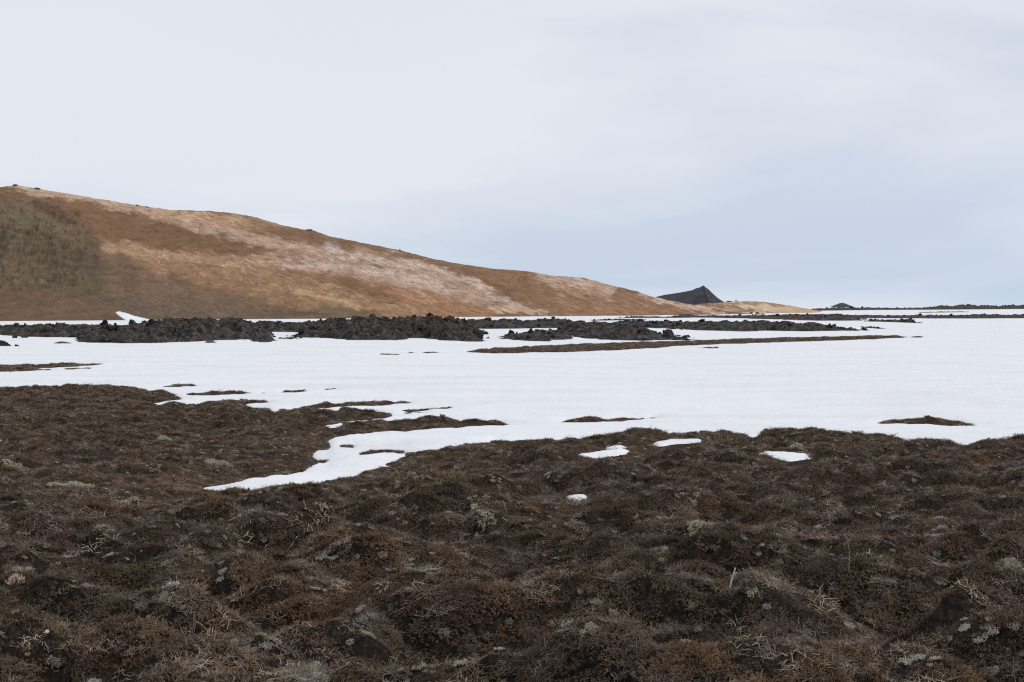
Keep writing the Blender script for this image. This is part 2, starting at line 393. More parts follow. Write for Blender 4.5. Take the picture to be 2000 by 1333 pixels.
# ------------------------------------------------------------------ the ochre hill
def mat_hill(name="geothermal_slope", fine=1.0):
    m, t, b = new_mat(name); p = wpos(t)
    at = N(t, "ShaderNodeAttribute", attribute_name="tint")
    mpn = N(t, "ShaderNodeMapping"); mpn.inputs["Rotation"].default_value = (0, R(18), 0); mpn.inputs["Scale"].default_value = (.09, .05, .33)
    t.links.new(p, mpn.inputs[0])
    c2 = ramp(t, noise(t, 1.4, 7, .68, mpn.outputs[0], .6), [(.25, (.66, .64, .64)), (.5, (1, 1, 1)), (.75, (1.26, 1.25, 1.24))])
    c3 = ramp(t, noise(t, .75, 5, .75, p), [(.28, (.72, .70, .70)), (.45, (1, 1, 1)), (.72, (1.12, 1.12, 1.12))])
    c = mixc(t, mixc(t, at.outputs["Color"], c2, 1.0, 'MULTIPLY'), c3, 1.0, 'MULTIPLY')
    t.links.new(c, b.inputs["Base Color"]); b.inputs["Roughness"].default_value = .95; b.inputs["Specular IOR Level"].default_value = .1
    bump(t, b, noise(t, .5, 7, .7, p), .7, 1.0); return m
M_HILL = mat_hill()

def srgb(*c):
    c = np.array(c, float) / 255.0
    return np.where(c <= .04045, c / 12.92, ((c + .055) / 1.055) ** 2.4)
def set_tint(o, rgb):
    g_ = rgb.mean(1, keepdims=True); rgb = g_ + (rgb - g_) * .90
    a = o.data.color_attributes.new("tint", 'FLOAT_COLOR', 'POINT')
    a.data.foreach_set("color", np.c_[np.clip(rgb, 0, 1), np.ones(len(rgb))].astype(np.float32).ravel())

SIL = [(-900,330),(-500,345),(-200,352),(-80,360),(0,366),(30,362),(80,370),(160,383),(260,400),(330,410),(400,412),(460,417),(500,425),(550,440),
       (590,448),(615,451),(640,461),(700,473),(780,489),(850,507),(900,516),(960,525),(1030,530),(1080,539),(1140,543),(1180,554),(1250,571),(1272,579),(1300,586),(1320,589.5),
       (1345,594.5),(1380,600),(1420,608.5),(1490,616)]
FOOT = [(-900,633),(0,628),(300,625.5),(700,622.5),(1000,619),(1300,616.6),(1420,615.5),(1490,615)]
NU, NT = 900, 230
upx = np.concatenate([np.linspace(-700, -40, 90), np.linspace(-40, 1490, NU - 90)[0:]])
NU = len(upx)
sil = np.interp(upx, *zip(*SIL)); sil = sil + fbm(upx / 25, upx * 0, 51, 3) * 1.2
foot = np.interp(upx, *zip(*FOOT))
Yf = np.array([g2w(0, q)[1] for q in foot]); dl = np.interp(upx, [-700, 0, 600, 1100, 1490], [190, 180, 170, 120, 30])
Yc = Yf + dl; zc_ = CAM_Z + (HOR - sil) / F_PX * Yc
tt = np.concatenate([np.linspace(-.06, 1, 190), np.linspace(1, 1.9, NT - 189)[1:]])
T, UU = np.meshgrid(tt, np.arange(NU), indexing='ij')
prof = np.where(T < 1, np.clip(T, 0, 1) ** 1.0, 1 - .35 * (T - 1) ** 1.3)
prof = np.where(T < 1, .55 * np.sin(np.clip(T, 0, 1) * np.pi / 2) + .45 * (np.clip(T, 0, 1) ** 1.25), prof)
PXg = upx[UU.astype(int)]
YH = Yf[UU.astype(int)] + T * dl[UU.astype(int)]
zfoot = plain(Yf)[UU.astype(int)]
ZH = zfoot - .3 + (zc_[UU.astype(int)] - zfoot + .3) * prof
XH = (PXg - 1000) / F_PX * YH
# relief: diagonal gullies and shoulders, dying out at foot and crest line
amp = np.clip(T / .25, 0, 1) * np.clip((1 - T) / .12, 0, 1) * np.clip(T < 1, 0, 1)
sa = (XH + ZH * 2.2) ; sb = (ZH * 1.0 - XH * .22)
rel = 1.9 * fbm(XH / 34, YH / 30, 61, 4) - 2.3 * np.abs(perlin(sa / 22, sb / 30, 62)) - 1.3 * np.abs(perlin(sa / 7, sb / 14, 63))
rel = rel + 4.5 * np.exp(-((PXg - 330) / 190) ** 2 - ((T - .52) / .22) ** 2) + 2.2 * np.exp(-((PXg - 60) / 120) ** 2 - ((T - .4) / .25) ** 2)
rel = rel - 3.2 * np.exp(-((PXg - 190 - 60 * (1 - T)) / 45) ** 2) * np.clip(1 - T, 0, 1)
flank = (1 - sstep(110, 250, PXg + 60 * fbm(XH / 25, YH / 25, 65, 3))) * sstep(.10, .22, T) * (1 - sstep(.6, .85, T))
rel = rel + flank * (2.2 + 3.4 * ((1 - np.abs(perlin(XH / 13, (YH + ZH) / 11, 66))) ** 2 - .5) + 1.9 * ((1 - np.abs(perlin(XH / 5.5, (YH + ZH) / 4.5, 67))) ** 2 - .5))
ZH = ZH + rel * amp + .25 * fbm(XH / 3, YH / 3, 64, 3) * (T > .03)
vH = np.stack([XH.ravel(), YH.ravel(), ZH.ravel()], 1)
hill = mesh_obj("hill", vH, grid_faces(len(tt), NU), M_HILL); tag(hill, kind="structure")
# colour of the ground itself, by place on the slope
def tint_field(X, Y, Z, spec, base_c, wseed=70, warp=(14, 9)):
    px = 1000 + X / Y * F_PX; py = HOR + (CAM_Z - Z) / Y * F_PX
    da = (px + 2.2 * py); db = (py - .3 * px)
    wx = fbm(px / 60, py / 26, wseed, 5, .6) * warp[0] * 2.2; wy = fbm(px / 50, py / 22, wseed + 9, 5, .6) * warp[1] * 2.0
    db = py - .42 * px; da = px + .42 * py
    wy = wy + fbm(da / 110, db / 9, wseed + 20, 4, .65) * 9 + fbm(da / 24, db / 5, wseed + 30, 3, .6) * 4
    wx = wx + fbm(px / 14, py / 9, wseed + 40, 3, .6) * 6
    qx, qy = px + wx, py + wy
    c = np.repeat(base_c[None], len(X), 0)
    for kind, geo, col, soft, a in spec:
        soft = soft * .85
        if kind == 'e':
            x0, y0, rx, ry, ang = geo; ca, sa_ = math.cos(R(ang)), math.sin(R(ang)); dx, dy = qx - x0, qy - y0
            d = np.hypot((dx * ca + dy * sa_) / rx, (-dx * sa_ + dy * ca) / ry); m = 1 - sstep(1 - soft, 1 + soft, d)
        elif kind == 'l':
            pts, wd = geo; best = np.full(len(X), 1e9)
            for (ax, ay), (bx, by) in zip(pts[:-1], pts[1:]):
                t_ = np.clip(((qx - ax) * (bx - ax) + (qy - ay) * (by - ay)) / ((bx - ax) ** 2 + (by - ay) ** 2), 0, 1)
                best = np.minimum(best, np.hypot(qx - ax - t_ * (bx - ax), qy - ay - t_ * (by - ay)))
            m = 1 - sstep(wd * (1 - soft), wd * (1 + soft), best)
        else:
            m = sstep(-soft, soft, poly_sd(qx, qy, geo))
        m = m * a
        c = c * (1 - m[:, None]) + srgb(*col)[None] * m[:, None]
    return c, px, py
BROWN = srgb(122, 91, 64)
SPEC = [
 ('p', [(-900,700),(-900,380),(60,380),(150,420),(215,480),(330,540),(560,600),(700,640)], (112,92,73), 18, .85),
 ('p', [(-900,700),(-900,540),(0,545),(160,560),(300,590),(620,608),(700,640)], (97,84,71), 12, .8),
 ('l', ([(560,600),(760,612),(950,618)], 16), (146,106,74), .8, .8),
 ('p', [(200,470),(330,490),(480,500),(600,540),(760,590),(900,612),(700,610),(560,588),(400,560),(280,520)], (150,114,80), 14, .75),
 ('e', (360,455,150,34,10), (116,88,63), .5, .9),
 ('l', ([(20,365),(90,372),(250,403),(380,425),(470,430)], 9), (184,154,128), .7, .9),
 ('e', (400,428,95,17,6), (178,142,105), .6, .9),
 ('e', (520,435,50,10,12), (140,114,84), .6, .8),
 ('l', ([(350,432),(430,452),(520,472),(620,490)], 10), (182,152,130), .7, .75),
 ('l', ([(210,480),(300,498),(420,508),(540,512)], 9), (166,131,101), .7, .8),
 ('p', [(500,508),(560,490),(640,482),(720,488),(820,510),(890,530),(940,560),(1010,592),(1090,612),(1000,606),(900,590),(800,565),(700,545),(600,530)], (166,136,114), 9, .85),
 ('l', ([(560,515),(640,520),(720,530),(800,545),(880,565)], 9), (190,168,150), .8, .9),
 ('l', ([(640,492),(730,506),(820,520),(880,533),(920,552),(960,578),(1010,596)], 7), (194,172,153), .8, .9),
 ('e', (585,500,26,7,0), (124,82,70), .8, .5), ('e', (660,501,14,4,5), (116,80,70), .8, .5), ('e', (712,512,22,5,20), (128,88,74), .8, .5),
 ('e', (690,532,22,9,15), (146,100,76), .8, .5), ('e', (610,535,40,10,12), (150,102,76), .8, .5), ('e', (735,520,16,4,15), (112,82,70), .5, .7),
 ('e', (780,508,14,4,25), (130,86,78), .8, .5), ('e', (800,575,60,14,12), (152,108,76), .6, .8), ('e', (860,590,70,10,8), (160,114,78), .6, .7),
 ('l', ([(580,570),(640,580),(700,596)], 7), (178,144,104), .8, .8),
 ('e', (960,545,40,10,22), (128,90,66), .5, .9), ('e', (985,562,18,6,30), (112,74,60), .5, .8),
 ('p', [(920,527),(1040,530),(1090,545),(1180,590),(1230,625),(1090,625),(1010,575)], (134,99,70), 10, .8),
 ('p', [(1090,560),(1260,575),(1420,620),(1100,622)], (144,107,79), 10, .8),
 ('l', ([(1060,540),(1130,555),(1190,568)], 10), (188,158,138), .8, .85), ('e', (1135,548,32,6,8), (192,168,150), .6, .8),
 ('l', ([(1090,556),(1150,572)], 6), (170,128,92), .8, .7),
 ('l', ([(1255,573),(1300,590),(1360,604),(1430,614)], 6), (200,172,152), .7, .9),
 ('l', ([(960,606),(1020,604),(1060,612)], 5), (196,166,136), .7, .7),
 ('p', [(-900,640),(-900,430),(0,436),(60,446),(120,462),(170,476),(205,520),(215,560),(170,590),(60,600),(0,590)], (90,80,62), 26, .7),
 ('e', (95,520,120,26,12), (84,74,59), .8, .4), ('e', (160,500,50,30,40), (80,70,57), .9, .4),
 ('l', ([(-300,400),(0,418),(60,432),(110,446)], 17), (114,102,80), .6, .85), ('e', (40,432,60,9,14), (103,97,74), .6, .6),
 ('l', ([(60,450),(120,530),(190,570),(240,610)], 12), (92,82,62), .9, .6),
 ('e', (45,535,46,22,10), (110,94,74), .7, .6), ('e', (90,398,26,9,30), (82,64,54), .6, .6), ('e', (130,430,40,9,25), (96,72,58), .6, .6),
 ('p', [(-900,640),(-900,560),(0,556),(120,572),(220,598),(260,640)], (108,84,65), 14, .8),
 ('e', (660,612,80,11,4), (100,90,70), .5, .85), ('e', (560,606,40,5,3), (80,70,54), .5, .7), ('e', (590,614,60,4,2), (78,68,52), .5, .6),
 ('e', (605,452,26,6,16), (92,82,66), .5, .9), ('l', ([(560,440),(620,455),(700,474),(800,495),(900,518),(1030,531)], 6), (122,94,68), .7, .8),
]
tc_, pxv, pyv = tint_field(XH.ravel(), YH.ravel(), ZH.ravel(), SPEC, BROWN)
# vegetation mottling on the left flank and scattered dark stones
mott = fbm(pxv / 9, pyv / 5, 91, 4, .65)
lf = (1 - sstep(120, 260, pxv)) * sstep(400, 450, pyv)
def lerp_col(tc, col, m): return tc * (1 - m[:, None]) + srgb(*col)[None] * m[:, None]
wv = 18 * fbm(pxv / 90, pyv / 60, 205, 3, .6)
da_, db_ = pxv + .36 * pyv, pyv - .36 * pxv + wv
pw = pxv + 75 * fbm(da_ / 60, db_ / 11, 206, 4, .65)
lf = (1 - sstep(110, 235, pw)) * sstep(392, 450, pyv + .2 * (pw - pxv)) * (1 - .9 * sstep(545, 590, pyv + .3 * (pw - pxv)))
lf = lf * sstep(-.1, .25, fbm(pxv / 40, pyv / 22, 96, 3, .6) + lf - .45)
v1, v2 = fbm(pxv / 15, pyv / 6, 97, 4, .65), fbm(pxv / 8 + 50, pyv / 4, 100, 4, .65)
tc_ = lerp_col(tc_, (64, 57, 46), lf * .75 * sstep(.05, .3, v1)); tc_ = lerp_col(tc_, (122, 104, 84), lf * .6 * sstep(.05, .3, -v1)); tc_ = lerp_col(tc_, (92, 84, 64), lf * .5 * sstep(.05, .3, v2))
alt = sstep(.10, .22, tc_.mean(1)) * sstep(230, 330, pxv + 1.2 * (520 - pyv))
f1, f2, f3 = fbm(da_ / 75, db_ / 5.5, 201, 4, .62), fbm(da_ / 55, db_ / 4.5, 202, 4, .62), fbm(da_ / 90, db_ / 5, 203, 4, .62)
tc_ = lerp_col(tc_, (168, 122, 78), alt * .4 * sstep(.08, .4, f1)); tc_ = lerp_col(tc_, (138, 106, 88), alt * .45 * sstep(.08, .36, f2)); tc_ = lerp_col(tc_, (198, 172, 148), alt * .4 * sstep(.1, .4, f3))
r1 = 1 - np.abs(perlin(da_ / 70 + .5 * f1, db_ / 9 + .6 * f2, 211)); r2 = 1 - np.abs(perlin(da_ / 55, db_ / 7 + .6 * f3, 212)); r3 = 1 - np.abs(perlin(da_ / 40 + f2, db_ / 12 + .5 * f1, 213))
onhill = sstep(220, 330, pxv) * .6 + .4
tc_ = lerp_col(tc_, (200, 176, 152), alt * .45 * sstep(.90, .985, r1)); tc_ = lerp_col(tc_, (112, 82, 66), onhill * .45 * sstep(.90, .985, r2)); tc_ = lerp_col(tc_, (150, 112, 84), onhill * .4 * sstep(.88, .98, r3))
tc_ = tc_ * (1.04 + (fbm(da_ / 60, db_ / 5, 98, 4, .7) * .26 + fbm(da_ / 16, db_ / 3, 99, 3, .6) * .16)[:, None])
pale = sstep(.12, .2, tc_.mean(1))
tc_ = tc_ * (1 + (fbm((pxv + 2 * pyv) / 34, (pyv - .3 * pxv) / 4.5, 93, 4, .7) * .42 * pale)[:, None])
dots = cells(pxv / 7, pyv / 5, 95); dk = (dots[0] < .16) & (dots[2] > .72)
tc_[dk] *= .6
set_tint(hill, tc_)

def hill_at(px, py):
    """the point of the hill seen at a picture position"""
    j = int(np.argmin(np.abs(upx - px))); col_py = HOR + (CAM_Z - ZH[:, j]) / YH[:, j] * F_PX
    i = int(np.argmin(np.abs(col_py[:190] - py))); return XH[i, j], YH[i, j], ZH[i, j]

# snow tongue lying at the foot of the hill
tp = [(226,611),(232,609.5),(245,612),(262,618),(292,625),(292,630),(240,630),(247,626),(236,619)]
m = (pxv > 215) & (pxv < 300) & (pyv > 604) & (pyv < 634) & (T.ravel() < .5)
keepT = np.zeros(len(pxv), bool); sdt = np.full(len(pxv), -9.0); sdt[m] = poly_sd(pxv[m], pyv[m], tp)
nx_, ny_ = 60, 40
gu, gv = np.meshgrid(np.linspace(222, 296, 74), np.linspace(0, .30, 60))
jj = np.interp(gu.ravel(), upx, np.arange(NU)); ii = np.interp(gv.ravel(), tt, np.arange(len(tt)))
def bil(A, i, j):
    i0 = np.floor(i).astype(int); j0 = np.floor(j).astype(int); fi = i - i0; fj = j - j0
    return A[i0, j0] * (1 - fi) * (1 - fj) + A[i0 + 1, j0] * fi * (1 - fj) + A[i0, j0 + 1] * (1 - fi) * fj + A[i0 + 1, j0 + 1] * fi * fj
tx, ty, tz = bil(XH, ii, jj), bil(YH, ii, jj), bil(ZH, ii, jj)
tpy = HOR + (CAM_Z - tz) / ty * F_PX
s = poly_sd(gu.ravel(), tpy, tp)
v, f, _ = compact(np.stack([tx, ty - .25, tz + .22 - np.clip(-s * .5, 0, 1.5)], 1), grid_faces(60, 74, s > -1.2))
tag(mesh_obj("snow_patch", v, f, M_SNOW), "long snow tongue lying on the foot of the brown hill", "snow patch")

# ------------------------------------------------------------------ pale mound, volcanic cones
def silhouette_hill(name, sil_pts, Yc, depth, mat, spec, base_c, seed, rough=.3, res=(160, 60), base_drop=2.0, sharp=1.0):
    xs = np.linspace(sil_pts[0][0], sil_pts[-1][0], res[0]); sy = np.interp(xs, *zip(*sil_pts))
    zs = CAM_Z + (HOR - sy) / F_PX * Yc; zb = float(plain(Yc)) - base_drop
    vv = np.linspace(-1, 1, res[1]); V, I = np.meshgrid(vv, np.arange(res[0]), indexing='ij')
    hgt = (zs - zb)[I]; wdt = np.clip(hgt / max(hgt.max(), .1), .12, 1) ** .6 * depth
    X = ((xs - 1000) / F_PX * Yc)[I]; Y = Yc + V * wdt
    Z = zb + hgt * (1 - np.abs(V) ** sharp)
    e = np.clip(1 - np.abs(V) * 1.0, 0, 1) * np.clip(np.abs(V) * 4, .25, 1)
    Z = Z + rough * (fbm(X / (rough * 14), Y / (rough * 14), seed, 4, .6)) * (e > 0) * 2.0 * np.clip(np.abs(V) * 3, .15, 1)
    o = mesh_obj(name, np.stack([X.ravel(), Y.ravel(), Z.ravel()], 1), grid_faces(res[1], res[0]), mat); tag(o, kind="structure")
    c, px, py = tint_field(X.ravel(), Y.ravel(), Z.ravel(), spec, base_c, seed, (4, 2))
    set_tint(o, c); return o
silhouette_hill("low_hill", [(1300,612),(1340,600),(1375,593.5),(1410,591.5),(1440,588.8),(1460,588.3),(1490,590),(1520,594.5),(1550,600),(1575,605),(1600,610)],
    1010, 190, M_HILL, [('l', ([(1450,590),(1500,593),(1540,600)], 3), (158,122,84), .6, .9), ('e', (1490,602,55,5,3), (212,184,150), .6, .9),
    ('l', ([(1380,596),(1430,601),(1470,609)], 2.5), (128,94,70), .8, .8), ('l', ([(1340,604),(1400,608),(1470,612)], 3), (156,116,84), .7, .8),
    ('e', (1360,592,22,4,5), (136,98,70), .6, .9), ('l', ([(1375,593),(1440,592.6)], 1.0), (110,96,86), .5, .9)], srgb(192, 160, 128), 101, .5, (260, 90), 2.5, 1.3)
def mat_cinder():
    m, t, b = new_mat("cinder"); p = wpos(t)
    c = ramp(t, noise(t, .09, 9, .8, p), [(.3, (.018, .018, .022)), (.5, (.040, .040, .047)), (.68, (.085, .082, .088))])
    t.links.new(c, b.inputs["Base Color"]); b.inputs["Roughness"].default_value = .95; bump(t, b, noise(t, .25, 8, .8, p), 1.0, 3.0); return m
M_CIND = mat_cinder()
def strip_tint(o): return o
silhouette_hill("volcanic_cone", [(1255,592),(1270,583),(1285,579),(1302,575.2),(1320,572.5),(1338,569.6),(1352,567),(1360,563),(1366,561.8),(1370,560),(1372,557.8),(1374.5,557.8),
    (1377,560.5),(1384,565.5),(1392,573.5),(1400,581),(1410,588),(1416,591),(1425,596)], 1420, 75, M_CIND, [], srgb(70, 70, 78), 103, 2.0, (200, 90), 3, 1.0)
silhouette_hill("volcanic_cone", [(1590,606),(1605,604),(1620,601),(1628,597.5),(1637,593.5),(1644,591.5),(1651,593),(1658,596.5),(1666,600.5),(1675,604),(1690,606)],
    3000, 110, M_CIND, [], srgb(90, 90, 100), 105, .8, (90, 50), 3, 1.0)
silhouette_hill("volcanic_cone", [(1960,604),(1975,600),(1990,597),(2010,593),(2040,588),(2080,585),(2130,588),(2200,598),(2240,604)],
    1500, 90, M_CIND, [], srgb(80, 80, 88), 107, .8, (90, 50), 3, 1.0)
silhouette_hill("volcanic_ridge", [(1408,594),(1416,590),(1422,587),(1430,588),(1436,594)], 1200, 8, M_CIND, [], srgb(70, 70, 74), 109, .5, (40, 24), 1, 1.0)

# ------------------------------------------------------------------ lava ridges with their blocks
def rock_mesh(name, seed, sub=3, jag=.34, sq=(1, .85, .7)):
    bm = bmesh.new(); bmesh.ops.create_icosphere(bm, subdivisions=sub, radius=1.0)
    rnd = random.Random(seed); pl = []
    for _ in range(9):
        d = Vector((rnd.gauss(0, 1), rnd.gauss(0, 1), rnd.gauss(0, .8))).normalized(); pl.append((d, rnd.uniform(.5, .85)))
    from mathutils import noise as mn
    for vt in bm.verts:
        d = vt.co.normalized(); r = 1.15
        for n_, k in pl:
            q = d.dot(n_)
            if q > .05: r = min(r, k / q)
        r *= 1 + jag * mn.fractal(d * 2.1 + Vector((seed * 3.7, 0, 0)), .9, 2.1, 4)
        vt.co = Vector((d.x * r * sq[0], d.y * r * sq[1], d.z * r * sq[2]))
    me = bpy.data.meshes.new(name); bm.to_mesh(me); bm.free(); me.materials.append(M_LAVA); return me
ROCKS = [rock_mesh("block", 200 + i, 3, .5, (1, .85, random.Random(i).uniform(.55, 1.25))) for i in range(9)]
SPIRES = [rock_mesh("block", 300 + i, 2, .4, (.6, .5, 1.15)) for i in range(4)]
def lava_h(X, Y, s, ztop, seed, sc):
    e = np.clip(s / (4.2 * sc), 0, 1) ** .6
    d1, d2, rid = cells(X / (2.4 * sc) + .4 * fbm(X / sc, Y / sc, seed + 1, 2), Y / (2.4 * sc), seed)
    d1b, d2b, ridb = cells(X / (.95 * sc), Y / (.95 * sc), seed + 3)
    ru = (rid - .5) * .95 - d1 * .75 + .3 + ((ridb - .5) * .5 - d1b * .45 + .2) * .75
    big = fbm(X / (9 * sc), Y / (9 * sc), seed + 7, 3)
    rdg = (1 - np.abs(perlin(X / (1.3 * sc), Y / (1.3 * sc), seed + 13))) ** 3 * .6 + (1 - np.abs(perlin(X / (.6 * sc), Y / (.6 * sc), seed + 14))) ** 3 * .35 - .45
    fine = fbm(X / (.8 * sc), Y / (.8 * sc), seed + 9, 3, .6)
    return e * (ztop * (.72 + .5 * big) + ru * min(1.0, .55 * sc) * np.clip(ztop, .5, 2.2) * .95) + fine * .3 * sc * e + rdg * e * .8 * np.clip(ztop / 2, .3, 1) - (1 - e) * .35
def ridge(label, front, back, top_py, seed, nb, size, sc=1.0, res=.36, spires=.2, group="lava ridges across the snow plain", asp=1.0):
    poly = W(front) + W(back[::-1]); P = np.array(poly); lo = P.min(0) - 3 * sc; hi = P.max(0) + 3 * sc
    nx = int(min(460, (hi[0] - lo[0]) / res)); ny = int(min(200, (hi[1] - lo[1]) / (res * 1.3 * asp)))
    gx, gy = np.meshgrid(np.linspace(lo[0], hi[0], nx), np.linspace(lo[1], hi[1], ny)); X, Y = gx.ravel(), gy.ravel()
    s0 = poly_sd(X, Y, poly) + fbm(X / (4 * sc), Y / (5 * sc), seed + 11, 4, .6) * 2.2 * sc + 1.3 * sc
    Yb = float(np.mean([p[1] for p in W(back)]))
    def ztop(X, Y):
        px = 1000 + X / Y * F_PX
        return np.clip(CAM_Z - (np.interp(px, *zip(*top_py)) - HOR) / F_PX * Yb - plain(Yb), .2, 9)
    zt = ztop(X, Y); Z = plain(Y) + lava_h(X, Y, s0, zt, seed, sc)
    v, f, _ = compact(np.stack([X, Y, Z], 1), grid_faces(ny, nx, s0 > -.8 * sc))
    e = bpy.data.objects.new("lava_ridge", None); COL.objects.link(e)
    c = P.mean(0); e.location = (c[0], c[1], float(plain(c[1])))
    tag(e, label, "lava ridge", group)
    v = v - np.array([c[0], c[1], float(plain(c[1]))])
    mesh_obj("lava_bed", v, f, M_LAVA, e, False)
    rnd = random.Random(seed); k = 0; tries = 0
    while k < nb and tries < nb * 30:
        tries += 1
        # more blocks towards the crest line at the back and the front toe
        x = rnd.uniform(lo[0], hi[0]); y = rnd.uniform(lo[1], hi[1])
        ax, ay = np.array([x]), np.array([y])
        sdv = float(poly_sd(ax, ay, poly)[0] + fbm(ax / (4 * sc), ay / (5 * sc), seed + 11, 4, .6)[0] * 2.2 * sc + 1.3 * sc)
        if sdv < -.2 * sc: continue
        z = float(plain(y) + lava_h(ax, ay, np.array([sdv]), ztop(ax, ay), seed, sc)[0])
        r = (size[0] + (size[1] - size[0]) * rnd.random() ** 2.8) * .62
        if sdv < 1.0 * sc: r *= .7
        sp = rnd.random() < spires * .5 and sdv > 1.5 * sc
        if sp: r *= .7
        o = bpy.data.objects.new("block", rnd.choice(SPIRES if sp else ROCKS)); COL.objects.link(o); o.parent = e
        o.location = (x - c[0], y - c[1], z - float(plain(c[1])) + r * rnd.uniform(-.55, .1))
        o.rotation_euler = (rnd.uniform(-.4, .4), rnd.uniform(-.4, .4), rnd.uniform(0, 6.28)) if sp else (rnd.uniform(0, 6.28), rnd.uniform(-.7, .7), rnd.uniform(0, 6.28))
        o.scale = (r, r, r); k += 1
    return e
ridge("dark lava ridge at the far left, reaching the picture's left edge", [(-260,657),(0,655),(60,658),(165,660),(240,655)], [(-260,646),(0,645),(165,645),(240,645)],
      [(-260,634),(0,635),(60,633),(120,633),(240,634)], 401, 150, (.35, 1.2))
ridge("broad dark lava ridge under the snow tongue, left of the gap", [(165,670),(260,671),(350,668),(415,666),(500,664),(512,660)], [(165,650),(250,648),(350,645),(512,646)],
      [(160,634),(240,634.5),(285,632),(305,626),(330,624),(400,624),(470,626),(515,629)], 411, 260, (.4, 1.6))
ridge("small low lava lobe on the snow between the two broad ridges", [(480,667),(515,669.5),(552,668)], [(490,659),(535,658)], [(478,656),(515,651),(552,659)], 421, 50, (.3, .8), .7)
ridge("flat dark sliver of lava right of the small low lobe", [(545,665),(580,664),(598,662.5)], [(548,661.5),(590,661)], [(540,660),(570,657.5),(600,661)], 427, 24, (.25, .6), .6)
ridge("thin lava band at the back joining the two broad left ridges", [(440,648),(500,648),(575,649),(640,648)], [(440,641),(640,641)], [(440,629),(500,629),(560,630),(640,628)], 431, 80, (.4, 1.2))
ridge("tallest lava ridge in the centre, with jagged black crest", [(580,660),(640,661),(700,665),(765,665),(800,660),(850,662),(900,666),(945,668)],
      [(600,648),(700,645),(800,643),(930,646)], [(575,640),(600,628),(640,625),(700,623),(760,624),(800,621),(835,619),(880,621),(920,630),(950,645)], 441, 290, (.4, 1.7), 1.0, .36, .3)
ridge("spiky black lava band behind the right end of the central ridge", [(880,642),(960,643),(1050,642),(1140,640)], [(880,636),(1000,635),(1130,634)],
      [(880,624),(930,624),(990,625),(1040,627),(1080,624),(1115,624),(1140,632)], 451, 130, (.5, 1.7), 1.2, .5, .45)
ridge("low brown lava tongue in front of the spiky band", [(968,661),(1000,665),(1060,668),(1075,665),(1120,663)], [(975,656),(1030,653),(1120,652)],
      [(965,657),(1000,649),(1060,645),(1100,645),(1130,652)], 461, 110, (.3, 1.0), .8)
ridge("grey brown lava ridge right of centre, tapering to a point", [(1110,655),(1180,664),(1250,666),(1300,665),(1362,665.5)], [(1100,642),(1180,642),(1260,647),(1362,662.5)],
      [(1095,632),(1130,631),(1200,633),(1260,637),(1290,648),(1320,652),(1340,655),(1365,663)], 471, 220, (.4, 1.5))
ridge("long lava ridge behind the brown heath strip on the right", [(1190,640),(1280,641),(1350,645),(1450,648),(1500,646),(1570,648),(1640,647),(1690,647.5)],
      [(1190,635),(1300,635),(1450,637),(1600,639),(1690,644)], [(1180,629),(1240,629),(1330,630),(1450,628),(1540,628),(1600,631),(1650,636),(1695,643)], 481, 260, (.45, 1.5), 1.15, .5)
ridge("few small black rocks trailing off the long right ridge", [(1684,640.5),(1700,642),(1728,643.5)], [(1686,638.5),(1712,640),(1728,642.5)], [(1680,637),(1700,639),(1730,643)], 491, 26, (.4, .9), .8)
ridge("thin lava sliver in far snow at the hill's middle foot", [(1152,627.2),(1200,627),(1262,625.5)], [(1152,625.8),(1262,624.6)], [(1150,625.5),(1180,624),(1262,624)], 501, 40, (.4, 1.1), 1.2, .8)
ridge("low lava lump close under the tan foot of the hill", [(1212,622),(1250,621.8),(1300,621.6),(1345,621.2)], [(1212,620.8),(1345,620.2)], [(1210,620),(1245,617.5),(1300,619.5),(1345,619)], 505, 50, (.5, 1.6), 1.5, 1.0)
ridge("long far lava band running right below the two walkers", [(1310,620.6),(1400,621.4),(1500,624),(1600,627),(1690,627)], [(1315,618),(1450,618),(1600,618.5),(1690,621)],
      [(1310,618),(1340,615),(1370,618),(1450,617.5),(1520,616),(1600,614.5),(1640,614),(1690,619)], 511, 200, (.6, 2.0), 1.8, 1.1)
ridge("smooth brown lava bank running to the right picture edge", [(1600,620.5),(1700,622),(1850,622.5),(2000,622.5),(2300,623)], [(1600,618),(1800,618),(2300,618.5)],
      [(1600,615.5),(1700,616.5),(1850,616.5),(1920,614.5),(2000,615),(2300,615)], 521, 160, (.5, 1.6), 1.8, 1.2, .05)
ridge("low lava spit with a little black peak, alone in the right snow", [(1690,628.5),(1740,630),(1795,631.5)], [(1690,626.8),(1740,627.6),(1795,630.2)],
      [(1690,627),(1740,625.5),(1765,624),(1780,622.5),(1796,630)], 531, 70, (.5, 1.5), 1.2, .7, .35)
ridge("broken lava crest on the right horizon against the sky", [(1460,615),(1520,612),(1600,607.5),(1700,606),(1850,605.2),(2000,604),(2250,604)],
      [(1480,613),(1560,607),(1640,605),(1850,603.6),(2250,602.6)], [(1460,612),(1520,607),(1560,603.5),(1640,601.5),(1700,602),(1790,603),(1830,600),(1900,597.5),(1940,599),(2000,598.5),(2250,598)],
      541, 230, (.9, 2.6), 2.6, 1.7, .3, asp=2.5)
ridge("faint dark rock flecks in the far right snow below the horizon", [(1790,611.4),(1840,611),(1890,610.2)], [(1790,610.6),(1890,609.4)], [(1790,610.8),(1840,610.2),(1890,608.6)], 551, 24, (.6, 1.4), 1.5, 1.2)

